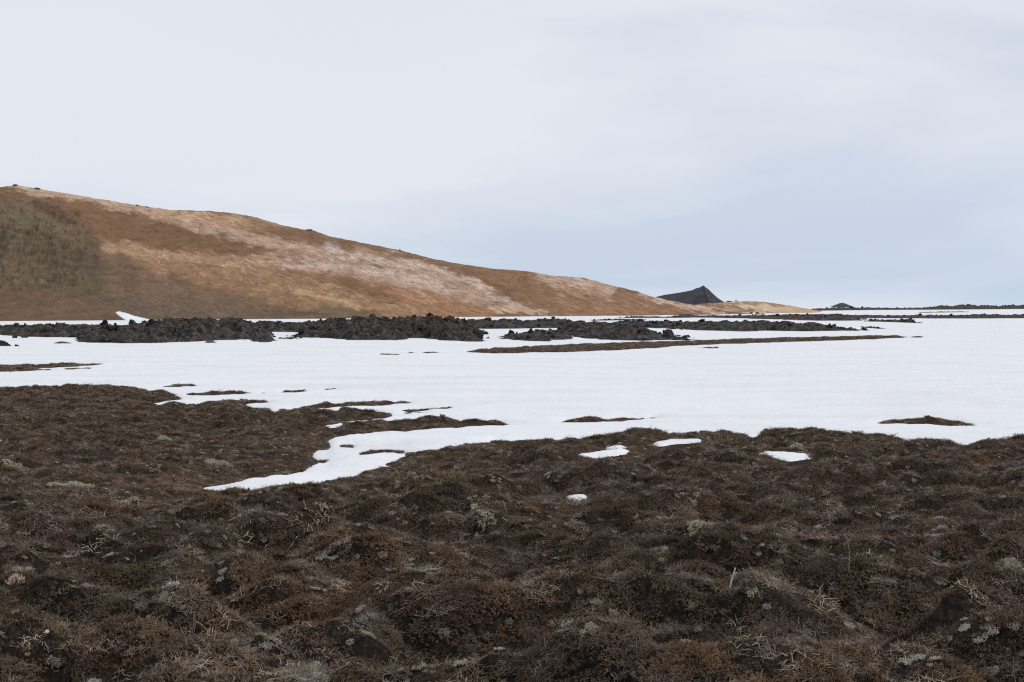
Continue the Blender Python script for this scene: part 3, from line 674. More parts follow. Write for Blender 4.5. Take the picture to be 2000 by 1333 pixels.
# loose rocks standing in the snow
def lone_rock(px, py, wpx, hpx, label, seed, rounded=False):
    X, Y = g2w(px, py); wm_, hm = wpx / F_PX * Y, hpx / F_PX * Y
    me = rock_mesh("lava_rock", seed, 3, .16 if rounded else .3, (1, .8, 1))
    o = bpy.data.objects.new("lava_rock", me); COL.objects.link(o)
    zs_ = [vv.co.z for vv in me.vertices]; xs_ = [vv.co.x for vv in me.vertices]
    k = wm_ / (max(xs_) - min(xs_)); kz = hm / (max(zs_) * .98)
    o.scale = (k, k, kz); o.location = (X, Y, float(plain(Y)) - .03); tag(o, label, "rock", "loose rocks standing in the snow"); return o
lone_rock(2, 676.5, 44, 12, "rounded grey boulder at the left picture edge in snow", 601, True)
lone_rock(33, 677, 11, 5, "small dark rock just right of the rounded boulder", 602)
lone_rock(28, 660.5, 12, 6, "pointed little rock, left one of a pair by the far left ridge", 603)
lone_rock(48, 659.8, 13, 4.5, "low little rock, right one of a pair by the far left ridge", 604)
lone_rock(118, 672, 14, 3, "flat black stone alone in snow below the far left ridge", 605)
lone_rock(413, 669.8, 26, 4, "flat black stone in snow below the broad left ridge", 606)
lone_rock(1470, 616.2, 3.5, 2.6, "black stone by the far snow edge right of the walkers", 607)
lone_rock(1475.5, 616.2, 3, 2.2, "smaller black stone by the far snow edge right of the walkers", 608)

# ------------------------------------------------------------------ walkers on the far path
def mat_person(name, top, legs):
    m, t, b = new_mat(name); tcn = N(t, "ShaderNodeTexCoord"); sp = N(t, "ShaderNodeSeparateXYZ"); t.links.new(tcn.outputs["Object"], sp.inputs[0])
    dv = N(t, "ShaderNodeMath", operation='DIVIDE'); t.links.new(sp.outputs[2], dv.inputs[0]); dv.inputs[1].default_value = 1.8
    r = N(t, "ShaderNodeValToRGB"); r.color_ramp.interpolation = 'CONSTANT'; e = r.color_ramp.elements
    for _ in range(3): e.new(.5)
    for i, (p, c) in enumerate([(0, (.015, .013, .012)), (.05, legs), (.5, top), (.83, (.42, .28, .21)), (.93, (.03, .02, .015))]):
        e[i].position = p; e[i].color = (*c, 1)
    t.links.new(dv.outputs[0], r.inputs[0]); t.links.new(r.outputs[0], b.inputs["Base Color"]); b.inputs["Roughness"].default_value = .9; return m
def person(px, py, Y, z, rz, label, top, legs, stride=.16):
    me = bpy.data.meshes.new("person")
    J = [((0,0,.98),.16),((0,.0,1.2),.15),((0,.01,1.42),.17),((0,.02,1.53),.06),((0,.04,1.63),.10),((0,.03,1.74),.085),
         ((.1,0,.9),.10),((.11,stride,.5),.07),((.11,stride*.8,.09),.05),((.11,stride*.8+.16,.04),.045),
         ((-.1,0,.9),.10),((-.11,-stride*.4,.5),.07),((-.11,-stride*1.4,.10),.05),((-.11,-stride*1.4+.16,.05),.045),
         ((.2,0,1.4),.075),((.25,-.06,1.14),.055),((.24,.05,.92),.042),((.24,.08,.82),.035),
         ((-.2,0,1.4),.075),((-.25,.06,1.14),.055),((-.24,.14,.93),.042),((-.24,.18,.83),.035)]
    E = [(0,1),(1,2),(2,3),(3,4),(4,5),(0,6),(6,7),(7,8),(8,9),(0,10),(10,11),(11,12),(12,13),(2,14),(14,15),(15,16),(16,17),(2,18),(18,19),(19,20),(20,21)]
    me.from_pydata([j[0] for j in J], E, []); me.update()
    o = bpy.data.objects.new("person", me); COL.objects.link(o)
    sk = o.modifiers.new("skin", 'SKIN'); 
    if not me.skin_vertices: me.attributes  # layer is made by the modifier below
    bm = bmesh.new(); bm.from_mesh(me); lay = bm.verts.layers.skin.verify(); bm.verts.ensure_lookup_table()
    for i, j in enumerate(J): bm.verts[i][lay].radius = (j[1], j[1]); bm.verts[i][lay].use_root = (i == 0)
    bm.to_mesh(me); bm.free()
    sb = o.modifiers.new("sub", 'SUBSURF'); sb.levels = 1; sb.render_levels = 1
    me.materials.append(mat_person("clothes", top, legs))
    o.location = ((px - 1000) / F_PX * Y, Y, z); o.rotation_euler = (0, 0, rz); tag(o, label, "person", "walkers on the far path"); return o
Yw = g2w(1418, 616)[1]
person(1418.5, 616, Yw, float(plain(Yw)), .5, "walker in dark jacket, left of the two on the snow edge", (.02, .022, .03), (.02, .02, .025))
person(1424.5, 616, Yw + 4, float(plain(Yw)), .2, "walker in dark jacket with paler sleeve, right of the two on the snow edge", (.05, .055, .075), (.02, .02, .022))
dp = bpy.context.evaluated_depsgraph_get()
def drop(X, Y, names, z0=200):
    best = None
    for nme in names:
        o = bpy.data.objects[nme]; ok, loc, nrm, idx = o.ray_cast(Vector((X, Y, z0)), Vector((0, 0, -1)))
        if ok and (best is None or loc.z > best): best = loc.z
    return best
for px, lab in ((1436, "tiny dark figure on the pale mound's crest, left of a pair"), (1438.6, "tiny dark figure on the pale mound's crest, right of a pair")):
    X = (px - 1000) / F_PX * 1030; z = drop(X, 1030, ["low_hill"])
    if z is not None: person(px, 0, 1030, z - .05, .3, lab, (.02, .02, .03), (.02, .02, .02), .05)

# ------------------------------------------------------------------ heath plants
HG = HH.reshape(len(rows), NC); SG = SS.reshape(len(rows), NC)
gyY, gxX = None, None
def grid_lookup(X, Y, A):
    i = np.interp(np.log(Y), np.log(rows), np.arange(len(rows))); u = X / (Y * .47 + 3.5); j = (u + 1) * .5 * (NC - 1)
    i = np.clip(i, 0, len(rows) - 1.001); j = np.clip(j, 0, NC - 1.001); return bil(A, i, j)
class Tubes:
    def __init__(s): s.v = []; s.f = []
    def tube(s, pts, r0, r1, n=3):
        k0 = len(s.v); m = len(pts)
        for i, p in enumerate(pts):
            d = (pts[min(i + 1, m - 1)] - pts[max(i - 1, 0)]); d = d.normalized() if d.length > 1e-9 else Vector((0, 0, 1))
            a = d.orthogonal().normalized(); b = d.cross(a); r = r0 + (r1 - r0) * i / (m - 1)
            for q in range(n):
                an = 2 * math.pi * q / n; s.v.append(p + (a * math.cos(an) + b * math.sin(an)) * r)
        for i in range(m - 1):
            for q in range(n):
                a0 = k0 + i * n + q; a1 = k0 + i * n + (q + 1) % n; s.f.append((a0, a1, a1 + n, a0 + n))
    def blade(s, pts, w0, side):
        k0 = len(s.v); m = len(pts)
        for i, p in enumerate(pts):
            w_ = w0 * (1 - (i / (m - 1)) ** 1.5) + .0004; s.v += [p - side * w_, p + side * w_]
        for i in range(m - 1): a = k0 + 2 * i; s.f.append((a, a + 1, a + 3, a + 2))
    def leaf(s, p, d, w_, up):
        k0 = len(s.v); sd = d.cross(up); sd = sd.normalized() * w_ if sd.length > 1e-6 else Vector((w_, 0, 0))
        s.v += [p, p + d * .5 + sd, p + d, p + d * .5 - sd]; s.f.append((k0, k0 + 1, k0 + 2, k0 + 3))
    def obj(s, name, mat, link=False): return mesh_obj(name, np.array([tuple(q) for q in s.v]), s.f, mat, None, False, link)
def walk(rnd, p, d, L, n, wander, droop):
    pts = [p.copy()]; d = d.normalized()
    for i in range(n):
        d = (d + Vector((rnd.gauss(0, wander), rnd.gauss(0, wander), rnd.gauss(0, wander * .7) - droop))).normalized()
        p = p + d * (L / n); pts.append(p.copy())
    return pts
def heather(seed, n=86, rad=.13, L=(.035, .10), mat=None, rr=.0017, up=.25):
    rnd = random.Random(seed); t = Tubes()
    for _ in range(n):
        a = rnd.uniform(0, 6.28); q = rad * math.sqrt(rnd.random()); p = Vector((math.cos(a) * q, math.sin(a) * q, -.015))
        b = rnd.uniform(0, 6.28); d = Vector((math.cos(b), math.sin(b), rnd.uniform(.15, 1.0) * up * 2))
        l = rnd.uniform(*L); pts = walk(rnd, p, d, l, 4, .28, .05); t.tube(pts, rr, rr * .6)
        for k in range(rnd.randint(1, 3)):
            i = rnd.randint(1, 3); b = rnd.uniform(0, 6.28)
            t.tube(walk(rnd, pts[i], Vector((math.cos(b), math.sin(b), rnd.uniform(0, .9))), l * rnd.uniform(.3, .6), 2, .25, .02), rr * .7, rr * .45)
    return t.obj("heather_tuft", mat)
def sprigs(seed, n=80, rad=.13, L=(.016, .042), mat=None, lw=.0024):
    rnd = random.Random(seed); t = Tubes()
    for _ in range(n):
        a = rnd.uniform(0, 6.28); q = rad * math.sqrt(rnd.random()); p = Vector((math.cos(a) * q, math.sin(a) * q, -.012))
        d = Vector((rnd.gauss(0, .45), rnd.gauss(0, .45), 1)); l = rnd.uniform(*L); pts = walk(rnd, p, d, l, 2, .2, 0); t.tube(pts, .0016, .001)
        for k in range(11):
            f_ = (k + 2) / 13; pp = pts[0].lerp(pts[1], f_ * 2) if f_ < .5 else pts[1].lerp(pts[2], f_ * 2 - 1)
            b = k * 2.4 + rnd.random(); t.leaf(pp, Vector((math.cos(b), math.sin(b), .7)) * rnd.uniform(.006, .011), lw, Vector((0, 0, 1)))
    return t.obj("crowberry_sprigs", mat)
def grass(seed, n=26, rad=.12, L=(.035, .10), mat=None, flat=1.3):
    rnd = random.Random(seed); t = Tubes()
    for _ in range(n):
        a = rnd.uniform(0, 6.28); q = rad * math.sqrt(rnd.random()); p = Vector((math.cos(a) * q, math.sin(a) * q, -.01))
        b = rnd.uniform(0, 6.28); d = Vector((math.cos(b) * flat, math.sin(b) * flat, rnd.uniform(.3, 1.1)))
        t.blade(walk(rnd, p, d, rnd.uniform(*L), 4, .12, .16), .0021, Vector((-math.sin(b), math.cos(b), 0)))
    return t.obj("grass_tuft", mat)
def lichen(seed, n=60, rad=.05, mat=None, h=.03):
    rnd = random.Random(seed); t = Tubes()
    for _ in range(n):
        a = rnd.uniform(0, 6.28); q = rad * math.sqrt(rnd.random()); p = Vector((math.cos(a) * q, math.sin(a) * q, -.005))
        pts = walk(rnd, p, Vector((rnd.gauss(0, .5), rnd.gauss(0, .5), 1)), h * rnd.uniform(.5, 1.1), 3, .45, 0); t.tube(pts, .0022, .0014)
        for k in range(2): t.tube(walk(rnd, pts[2], Vector((rnd.gauss(0, 1), rnd.gauss(0, 1), .5)), h * .4, 2, .4, 0), .0018, .0012)
    return t.obj("lichen_tuft", mat)
def deadtwig(seed, mat=None):
    rnd = random.Random(seed); t = Tubes(); b = rnd.uniform(0, 6.28)
    for k in range(2):
        pts = walk(rnd, Vector((rnd.gauss(0, .05), rnd.gauss(0, .05), .03)), Vector((math.cos(b), math.sin(b), rnd.uniform(.1, .5))), rnd.uniform(.14, .34), 6, .28, .05); t.tube(pts, .0026, .0014, 4)
        for j in range(3):
            i = rnd.randint(1, 5); c = b + rnd.uniform(-1.4, 1.4); t.tube(walk(rnd, pts[i], Vector((math.cos(c), math.sin(c), .4)), rnd.uniform(.05, .13), 3, .25, .02), .0017, .001)
        b += rnd.uniform(1, 4)
    return t.obj("dead_twig", mat)
def plant_mat(name, stops, sat=1.0, rough=.8):
    """base colour varies from tuft to tuft and along the tuft, tinted by where it grows"""
    m, t, b = new_mat(name)
    oi = N(t, "ShaderNodeObjectInfo"); at = N(t, "ShaderNodeAttribute", attribute_name="tint", attribute_type='INSTANCER')
    g = N(t, "ShaderNodeNewGeometry")
    mixv = N(t, "ShaderNodeMath", operation='MULTIPLY_ADD'); t.links.new(g.outputs["Random Per Island"], mixv.inputs[0]); mixv.inputs[1].default_value = .55
    h = N(t, "ShaderNodeMath", operation='MULTIPLY'); t.links.new(oi.outputs["Random"], h.inputs[0]); h.inputs[1].default_value = .45
    t.links.new(h.outputs[0], mixv.inputs[2])
    c = ramp(t, mixv.outputs[0], stops); c = mixc(t, c, at.outputs["Color"], 1.0, 'MULTIPLY')
    t.links.new(c, b.inputs["Base Color"]); b.inputs["Roughness"].default_value = rough; b.inputs["Specular IOR Level"].default_value = .25; return m
M_HEA = plant_mat("heather_wood", [(.0, (.045, .028, .018)), (.35, (.115, .077, .050)), (.65, (.19, .145, .113)), (1, (.40, .34, .295))])
M_CRO = plant_mat("crowberry_leaf", [(.0, (.032, .023, .015)), (.35, (.092, .062, .040)), (.65, (.145, .098, .064)), (1, (.18, .145, .095))])
M_GRA = plant_mat("dry_grass", [(.0, (.17, .12, .075)), (.5, (.30, .23, .155)), (1, (.48, .40, .31))])
M_LIC = plant_mat("grey_lichen", [(.0, (.20, .185, .155)), (.5, (.36, .335, .285)), (1, (.56, .53, .45))])
M_DTW = plant_mat("dead_wood", [(.0, (.12, .10, .09)), (.5, (.22, .195, .18)), (1, (.42, .385, .36))])

def proto_col(name, objs):
    c = bpy.data.collections.new(name)
    for i, o in enumerate(objs): o.name = "%s_%02d" % (name, i); c.objects.link(o)
    return c
PROTO = {
 "heather_tufts": (proto_col("p_heather", [heather(700 + i, mat=M_HEA) for i in range(5)]), 5),
 "crowberry_mat": (proto_col("p_crowberry", [sprigs(720 + i, mat=M_CRO) for i in range(4)]), 4),
 "dry_grass": (proto_col("p_grass", [grass(740 + i, mat=M_GRA) for i in range(4)]), 4),
 "lichen_tufts": (proto_col("p_lichen", [lichen(760 + i, mat=M_LIC) for i in range(3)]), 3),
 "dead_twigs": (proto_col("p_twig", [deadtwig(780 + i, mat=M_DTW) for i in range(6)]), 6),
}
rng = np.random.default_rng(5)
def scatter_points(dens, seed):
    """dens(X, Y) -> plants per square metre; uniform throws thinned by it, in bands of distance"""
    rg = np.random.default_rng(seed); outx, outy = [], []
    ed = np.exp(np.linspace(np.log(4.0), np.log(215), 34))
    for a, b in zip(ed[:-1], ed[1:]):
        half = .44 * b + 2.5; area = 2 * half * (b - a)
        mxd = dens(np.zeros(1), np.array([a]), True)
        n = int(area * mxd)
        if n < 1: continue
        y = rg.uniform(a, b, n); x = rg.uniform(-half, half, n); x = x[np.abs(x) < 1e9]
        d = dens(x, y, False); k = rg.random(n) < d / mxd; k &= np.abs(x) < .44 * y + 2.0
        outx.append(x[k]); outy.append(y[k])
    return np.concatenate(outx), np.concatenate(outy)
def falloff(Y): return np.interp(Y, [4, 9, 16, 30, 60, 90, 215], [1.25, 1.2, 1, .7, .4, .17, .08])
def growth(Y): return np.interp(Y, [4, 9, 16, 30, 60, 90, 215], [.66, .74, .82, 1.0, 1.3, 1.7, 2.1])
def make_scatter(name, dmax, patch, seed, scale=(.7, 1.3), tint=None, lift=0.0, label=None, cat=None, minsd=.1, fo=falloff):
    colx, nvar = PROTO[name]
    def dens(X, Y, peak):
        if peak: return float(dmax * fo(Y)[0])
        s_ = grid_lookup(X, Y, SG); return dmax * fo(Y) * patch(X, Y) * (s_ > minsd) * gaps(X, Y)
    X, Y = scatter_points(dens, seed); rg = np.random.default_rng(seed + 1); n = len(X)
    for wp, lab, c in patch_world:
        k = (np.abs(X - c[0]) < 5) & (np.abs(Y - c[1]) < 6)
        if k.any():
            bad = np.zeros(len(X), bool); bad[k] = near_patch(X[k], Y[k], wp) > -.02; X, Y = X[~bad], Y[~bad]
    n = len(X)
    Z = grid_lookup(X, Y, HG); e = .06
    nx = -(grid_lookup(X + e, Y, HG) - grid_lookup(X - e, Y, HG)) / (2 * e); ny = -(grid_lookup(X, Y + e, HG) - grid_lookup(X, Y - e, HG)) / (2 * e)
    nx = np.clip(nx * .8, -1, 1) + rg.normal(0, .12, n); ny = np.clip(ny * .8, -1, 1) + rg.normal(0, .12, n)
    az = rg.uniform(0, 2 * np.pi, n)
    nl = np.sqrt(nx * nx + ny * ny + 1); zx, zy, zz_ = nx / nl, ny / nl, 1 / nl
    # frame: local z = normal, local x from azimuth
    ax_, ay_ = np.cos(az), np.sin(az); dt = ax_ * zx + ay_ * zy; x1, x2, x3 = ax_ - dt * zx, ay_ - dt * zy, -dt * zz_
    xl = np.sqrt(x1 ** 2 + x2 ** 2 + x3 ** 2); x1, x2, x3 = x1 / xl, x2 / xl, x3 / xl
    y1, y2, y3 = zy * x3 - zz_ * x2, zz_ * x1 - zx * x3, zx * x2 - zy * x1
    rx = np.arctan2(y3, zz_); ry = -np.arcsin(np.clip(x3, -1, 1)); rz = np.arctan2(x2, x1)
    me = bpy.data.meshes.new(name); me.vertices.add(n); me.vertices.foreach_set("co", np.stack([X, Y, Z + lift], 1).astype(np.float32).ravel())
    a = me.attributes.new("rot", 'FLOAT_VECTOR', 'POINT'); a.data.foreach_set("vector", np.stack([rx, ry, rz], 1).astype(np.float32).ravel())
    a = me.attributes.new("scl", 'FLOAT', 'POINT'); a.data.foreach_set("value", (rg.uniform(*scale, n) * growth(Y)).astype(np.float32))
    a = me.attributes.new("idx", 'INT', 'POINT'); a.data.foreach_set("value", rg.integers(0, nvar, n).astype(np.int32))
    tn = tint(X, Y, rg) if tint else np.ones((n, 3))
    a = me.attributes.new("tint", 'FLOAT_COLOR', 'POINT'); a.data.foreach_set("color", np.c_[tn, np.ones(n)].astype(np.float32).ravel())
    o = bpy.data.objects.new(name, me); COL.objects.link(o)
    g = bpy.data.node_groups.new(name, 'GeometryNodeTree')
    g.interface.new_socket("Geometry", in_out='INPUT', socket_type='NodeSocketGeometry'); g.interface.new_socket("Geometry", in_out='OUTPUT', socket_type='NodeSocketGeometry')
    gi = g.nodes.new("NodeGroupInput"); go = g.nodes.new("NodeGroupOutput"); ip = g.nodes.new("GeometryNodeInstanceOnPoints"); ci = g.nodes.new("GeometryNodeCollectionInfo")
    ci.inputs["Collection"].default_value = colx; ci.inputs["Separate Children"].default_value = True; ci.inputs["Reset Children"].default_value = True
    def att(nm, dt_):
        q = g.nodes.new("GeometryNodeInputNamedAttribute"); q.data_type = dt_; q.inputs[0].default_value = nm; return q.outputs[0]
    g.links.new(gi.outputs[0], ip.inputs["Points"]); g.links.new(ci.outputs[0], ip.inputs["Instance"]); ip.inputs["Pick Instance"].default_value = True
    g.links.new(att("idx", 'INT'), ip.inputs["Instance Index"])
    er = g.nodes.new("FunctionNodeEulerToRotation"); g.links.new(att("rot", 'FLOAT_VECTOR'), er.inputs[0]); g.links.new(er.outputs[0], ip.inputs["Rotation"])
    g.links.new(att("scl", 'FLOAT'), ip.inputs["Scale"]); g.links.new(ip.outputs[0], go.inputs[0])
    md = o.modifiers.new("scatter", 'NODES'); md.node_group = g
    tag(o, label, cat, None, "stuff"); print(name, n); return o
def fld(sc, seed, lo, hi, o=3): return lambda X, Y: sstep(lo, hi, fbm(X / sc, Y / sc, seed, o, .55))
f_h, f_c, f_g, f_l, f_t = fld(1.3, 801, -.35, .15), fld(1.1, 802, -.3, .2), fld(.9, 803, -.05, .4), fld(.6, 804, .05, .4), fld(1.6, 805, -.1, .4)
def tops(X, Y):
    wx = X + .35 * fbm(X * .7, Y * .7, 5, 3); wy = Y + .35 * fbm(X * .7 + 40, Y * .7, 6, 3)
    return .25 + .75 * sstep(.08, .3, np.abs(perlin(wx / 1.9, wy / 1.45, 21)))
def tint_h(X, Y, rg):
    a = fbm(X / 1.8, Y / 1.8, 811, 3)[:, None]; b = fbm(X / .8, Y / .8, 812, 2)[:, None]; v_ = rg.uniform(.85, 1.65, (len(X), 1))
    return np.clip(v_ * (1 + a * np.array([[.45, .35, .25]]) + b * np.array([[.2, .15, .1]])), .2, 2.2)
def tint_c(X, Y, rg):
    q = sstep(.0, .35, fbm(X / 2.6, Y / 2.6, 814, 3))[:, None]
    a = sstep(-.2, .35, fbm(X / 1.5, Y / 1.5, 813, 3))[:, None]; v_ = rg.uniform(.7, 1.3, (len(X), 1))
    return v_ * ((1 - a) * np.array([[1.08, .97, .88]]) + a * np.array([[.98, 1.02, .95]])) * (1 + q * np.array([[.22, .12, .0]]))
def tint_v(X, Y, rg): return rg.uniform(.75, 1.4, (len(X), 1)) * np.ones((1, 3))
make_scatter("crowberry_mat", 80, lambda X, Y: .5 + .5 * f_c(X, Y), 901, (.7, 1.3), tint_c, 0, "low rusty crowberry carpet over the hummocks", "heath plants")
make_scatter("heather_tufts", 62, lambda X, Y: .3 + .7 * f_h(X, Y), 903, (.6, 1.25), tint_h, 0, "tangled grey brown heather twigs over the hummocks", "heath plants")
make_scatter("dry_grass", 34, lambda X, Y: np.where(Y > 80, 1.0, (.1 + .9 * f_g(X, Y)) * tops(X, Y)), 905, (.6, 1.3), tint_v, .012, "dry straw coloured grass blades between the heather", "grass",
    fo=lambda Y: np.interp(Y, [4, 9, 16, 30, 60, 90, 215], [1, 1, .85, .6, .4, .45, .3]))
make_scatter("lichen_tufts", 95, lambda X, Y: (.06 + .94 * f_l(X, Y)) * tops(X, Y), 907, (.3, 1.0), tint_v, .01, "pale grey lichen flecks on the hummock tops", "lichen")
make_scatter("dead_twigs", 7, lambda X, Y: .3 + .7 * f_t(X, Y), 909, (.25, .65), tint_v, .02, "bleached dead twigs lying on the heath", "twigs")

# ------------------------------------------------------------------ single things on the near heath
def ray_h(px, py):
    ys = np.exp(np.linspace(np.log(4.5), np.log(80), 6000)); xs = (px - 1000) / F_PX * ys; zs = CAM_Z - (py - HOR) / F_PX * ys
    i = int(np.argmax(grid_lookup(xs, ys, HG) + .03 > zs)); return float(xs[i]), float(ys[i]), float(grid_lookup(xs[i:i + 1], ys[i:i + 1], HG)[0])
def simple_mat(name, stops, scale=30, bmp=.6):
    m, t, b = new_mat(name); tcn = N(t, "ShaderNodeTexCoord")
    c = ramp(t, noise(t, scale, 6, .7, tcn.outputs["Object"]), stops); t.links.new(c, b.inputs["Base Color"]); b.inputs["Roughness"].default_value = .95
    b.inputs["Specular IOR Level"].default_value = .1; bump(t, b, noise(t, scale * 2, 6, .7, tcn.outputs["Object"]), bmp, .01); return m
M_MOSS = simple_mat("woolly_moss", [(.3, (.07, .060, .045)), (.5, (.20, .175, .135)), (.7, (.38, .34, .27))], 22)
M_PALE = simple_mat("pale_lichen", [(.25, (.26, .235, .16)), (.5, (.48, .44, .32)), (.75, (.68, .63, .50))], 60)
M_BLEACH = simple_mat("bleached_wood", [(.3, (.50, .47, .45)), (.6, (.78, .75, .72))], 60)
M_STRAW = simple_mat("straw", [(.3, (.22, .15, .09)), (.6, (.40, .30, .19))], 60)
M_STONE = simple_mat("brown_stone", [(.3, (.07, .055, .042)), (.6, (.15, .12, .095))], 25)
M_WHITE = simple_mat("white_stone", [(.3, (.55, .53, .50)), (.6, (.78, .76, .73))], 50)
M_PINK = simple_mat("bleached_tuft", [(.3, (.34, .20, .13)), (.5, (.58, .44, .34)), (.7, (.72, .64, .54))], 45)
def moss(px, py, wpx, asp, hgt, label, seed):
    X, Y, Z = ray_h(px, py); rad = wpx / 2 / F_PX * Y; rnd = random.Random(seed); t = Tubes()
    from mathutils import noise as mn
    bm = bmesh.new(); bmesh.ops.create_icosphere(bm, subdivisions=4, radius=1.0)
    for vt in bm.verts:
        d = vt.co.copy(); k = 1 + .55 * mn.fractal(d * 1.7 + Vector((seed, 0, 0)), .8, 2, 4) + .08 * mn.fractal(d * 9 + Vector((0, seed, 0)), 1, 2, 3)
        vt.co = Vector((d.x * rad * k, d.y * rad * k * asp, d.z * rad * hgt * k))
    bm.verts.ensure_lookup_table(); bm.normal_update()
    me = bpy.data.meshes.new("moss_cushion"); bm.to_mesh(me); bm.free()
    me.polygons.foreach_set("use_smooth", np.ones(len(me.polygons), bool)); me.materials.append(M_MOSS)
    o = bpy.data.objects.new("moss_cushion", me); COL.objects.link(o); o.location = (X, Y, Z - rad * hgt * .15); o.rotation_euler = (0, 0, rnd.uniform(0, 3) if asp > .8 else rnd.uniform(-.3, .3))
    for vt in me.vertices:
        if vt.co.z > -.01 and rnd.random() < .8:
            d = (vt.normal + Vector((rnd.gauss(0, .5), rnd.gauss(0, .5), rnd.gauss(0, .5)))).normalized()
            t.tube([vt.co - d * .003, vt.co + d * rnd.uniform(.010, .028)], .0018, .0007)
    fb = t.obj("moss_fibres", M_MOSS, True); fb.parent = o
    tag(o, label, "moss cushion", "grey moss cushions on the heath"); return o
moss(600, 1308, 88, .8, .5, "big round grey moss cushion at the bottom, left of centre", 31)
moss(652, 1134, 78, .5, .30, "long flat grey moss cushion left of centre, above the big round one", 32)
moss(1289, 1072, 34, .8, .6, "small smooth grey moss cushion below the pale yellowish lichen", 33)
moss(1972, 1102, 60, .8, .6, "rounded moss cushion by the right picture edge", 34)
moss(1728, 1128, 52, .5, .28, "flat pale moss streak left of the right edge cushion", 35)
moss(30, 1112, 60, .7, .4, "low grey moss cushion at left edge above the bleached tuft", 36)
moss(585, 1094, 60, .4, .28, "thin moss ledge above the long flat cushion", 37)
moss(820, 1108, 70, .5, .2, "faint flat moss cushion in the middle of the near heath", 38)
moss(1235, 1118, 60, .5, .28, "flat moss cushion near the centre, right of the bare dip", 39)
moss(420, 905, 60, .7, .35, "dark domed moss cushion left of the snow gully tip", 40)
def pale(px, py, wpx, asp, label, seed, n=None):
    X, Y, Z = ray_h(px, py); rad = wpx / 2 / F_PX * Y; rnd = random.Random(seed); t = Tubes(); n = n or 300
    for _ in range(n):
        a = rnd.uniform(0, 6.28); q = math.sqrt(rnd.random()) * (.75 + .35 * math.sin(a * 3 + seed)); x, y = math.cos(a) * q * rad, math.sin(a) * q * rad * asp
        if fbm(np.array([(X + x) * 22]), np.array([(Y + y) * 22]), seed, 2)[0] < -.08: continue
        z = float(grid_lookup(np.array([X + x]), np.array([Y + y]), HG)[0]) - Z + (1 - q) * .035 + rnd.uniform(.0, .03)
        g_ = max(.6, rad / .14)
        for k in range(4):
            t.tube(walk(rnd, Vector((x, y, z)), Vector((rnd.gauss(0, 1), rnd.gauss(0, 1), 1.2)), .022 * g_, 2, .5, 0), .0034 * g_, .002 * g_)
    o = t.obj("pale_lichen", M_PALE, True); o.location = (X, Y, Z); tag(o, label, "lichen", "pale lichen clumps on the heath"); return o
pale(1360, 1028, 62, .9, "bright pale yellow lichen clump right of centre, above the small grey cushion", 51)
pale(945, 1018, 46, 1.3, "pale lichen clump on a dark hummock flank in the middle", 52)
pale(140, 950, 90, .6, "wide pale lichen patch on the left hummock", 53, 700)
pale(248, 984, 62, 1.0, "pale lichen patch on the slope right of the wide left one", 54, 500)
pale(1558, 872, 34, 1.6, "pale lichen on the hollow's side beside the oval snow patch", 55)
pale(1465, 848, 44, .8, "pale lichen clump just under the right heath crest", 56)
pale(20, 908, 50, .6, "pale lichen strip at the left picture edge", 57)
pale(322, 858, 44, .6, "small pale lichen clump below the far left snow inlet", 58)
pale(1150, 1232, 42, .8, "dotted pale lichen clump on the lower middle hummock", 59, 150)
def stalk(px, py, hpx, lean, label, seed, mat, nm="dry_stalk", cat="stalk", rr=.0022, twigs=2, head=True):
    X, Y, Z = ray_h(px, py); L = hpx / F_PX * Y; rnd = random.Random(seed); t = Tubes()
    pts = walk(rnd, Vector((0, 0, -.02)), Vector((lean, rnd.uniform(-.1, .1), 1)), L + .02, 7, .09, -.02); t.tube(pts, rr, rr * .6, 5)
    for k in range(twigs):
        i = rnd.randint(3, 6); t.tube(walk(rnd, pts[i], Vector((rnd.choice((-1, 1)), rnd.gauss(0, .4), .5)), L * rnd.uniform(.12, .25), 3, .2, 0), rr * .7, rr * .5, 4)
    if head:
        for k in range(8): t.blade(walk(rnd, pts[-1], Vector((rnd.gauss(0, .6), rnd.gauss(0, .6), .4)), L * .1, 2, .2, .1), .0022, Vector((1, 0, 0)))
    o = t.obj(nm, mat, True); o.location = (X, Y, Z); tag(o, label, cat, "single stalks standing out of the heath" if cat == "stalk" else None); return o
tw = stalk(1424, 1138, 42, .34, "white bleached twig standing crookedly above the dark burrow", 61, M_BLEACH, "bleached_twig", "twig", .0058, 1, False)
stalk(1656, 1112, 74, .02, "tall thin straw stalk right of the white twig", 62, M_STRAW)
stalk(482, 1296, 58, .1, "straw stalk at lower left, just left of the big moss cushion", 63, M_STRAW)
stalk(832, 1128, 34, .25, "short straw stalk in the middle of the near heath", 64, M_STRAW)
stalk(1738, 1170, 28, -.05, "short pale stalk right of the dark burrow", 65, M_STRAW)
stalk(85, 1012, 30, .6, "leaning thin stalk on the left hummock", 66, M_STRAW)
stalk(560, 1068, 34, .5, "leaning grey stalk beside the thin moss ledge", 67, M_BLEACH, "dry_stalk", "stalk", .002)
def stone(px, py, wpx, label, seed, mat, asp=(1, .8, .7), nm="stone"):
    X, Y, Z = ray_h(px, py); me = rock_mesh(nm, seed, 3, .12, asp); me.materials.clear(); me.materials.append(mat)
    me.polygons.foreach_set("use_smooth", np.ones(len(me.polygons), bool))
    o = bpy.data.objects.new(nm, me); COL.objects.link(o); r = wpx / 2 / F_PX * Y; o.scale = (r, r, r); o.location = (X, Y, Z + r * .55); o.rotation_euler = (.2, .1, seed)
    tag(o, label, "stone"); return o
stone(332, 1004, 27, "smooth brown stone half sunk in heath below the snow tip", 71, M_STONE)
stone(91, 1226, 12, "small round white pebble at the lower left", 72, M_WHITE)
stone(390, 1034, 22, "dull brown stone lower right of the smooth one", 73, M_STONE, (1, .8, .9))
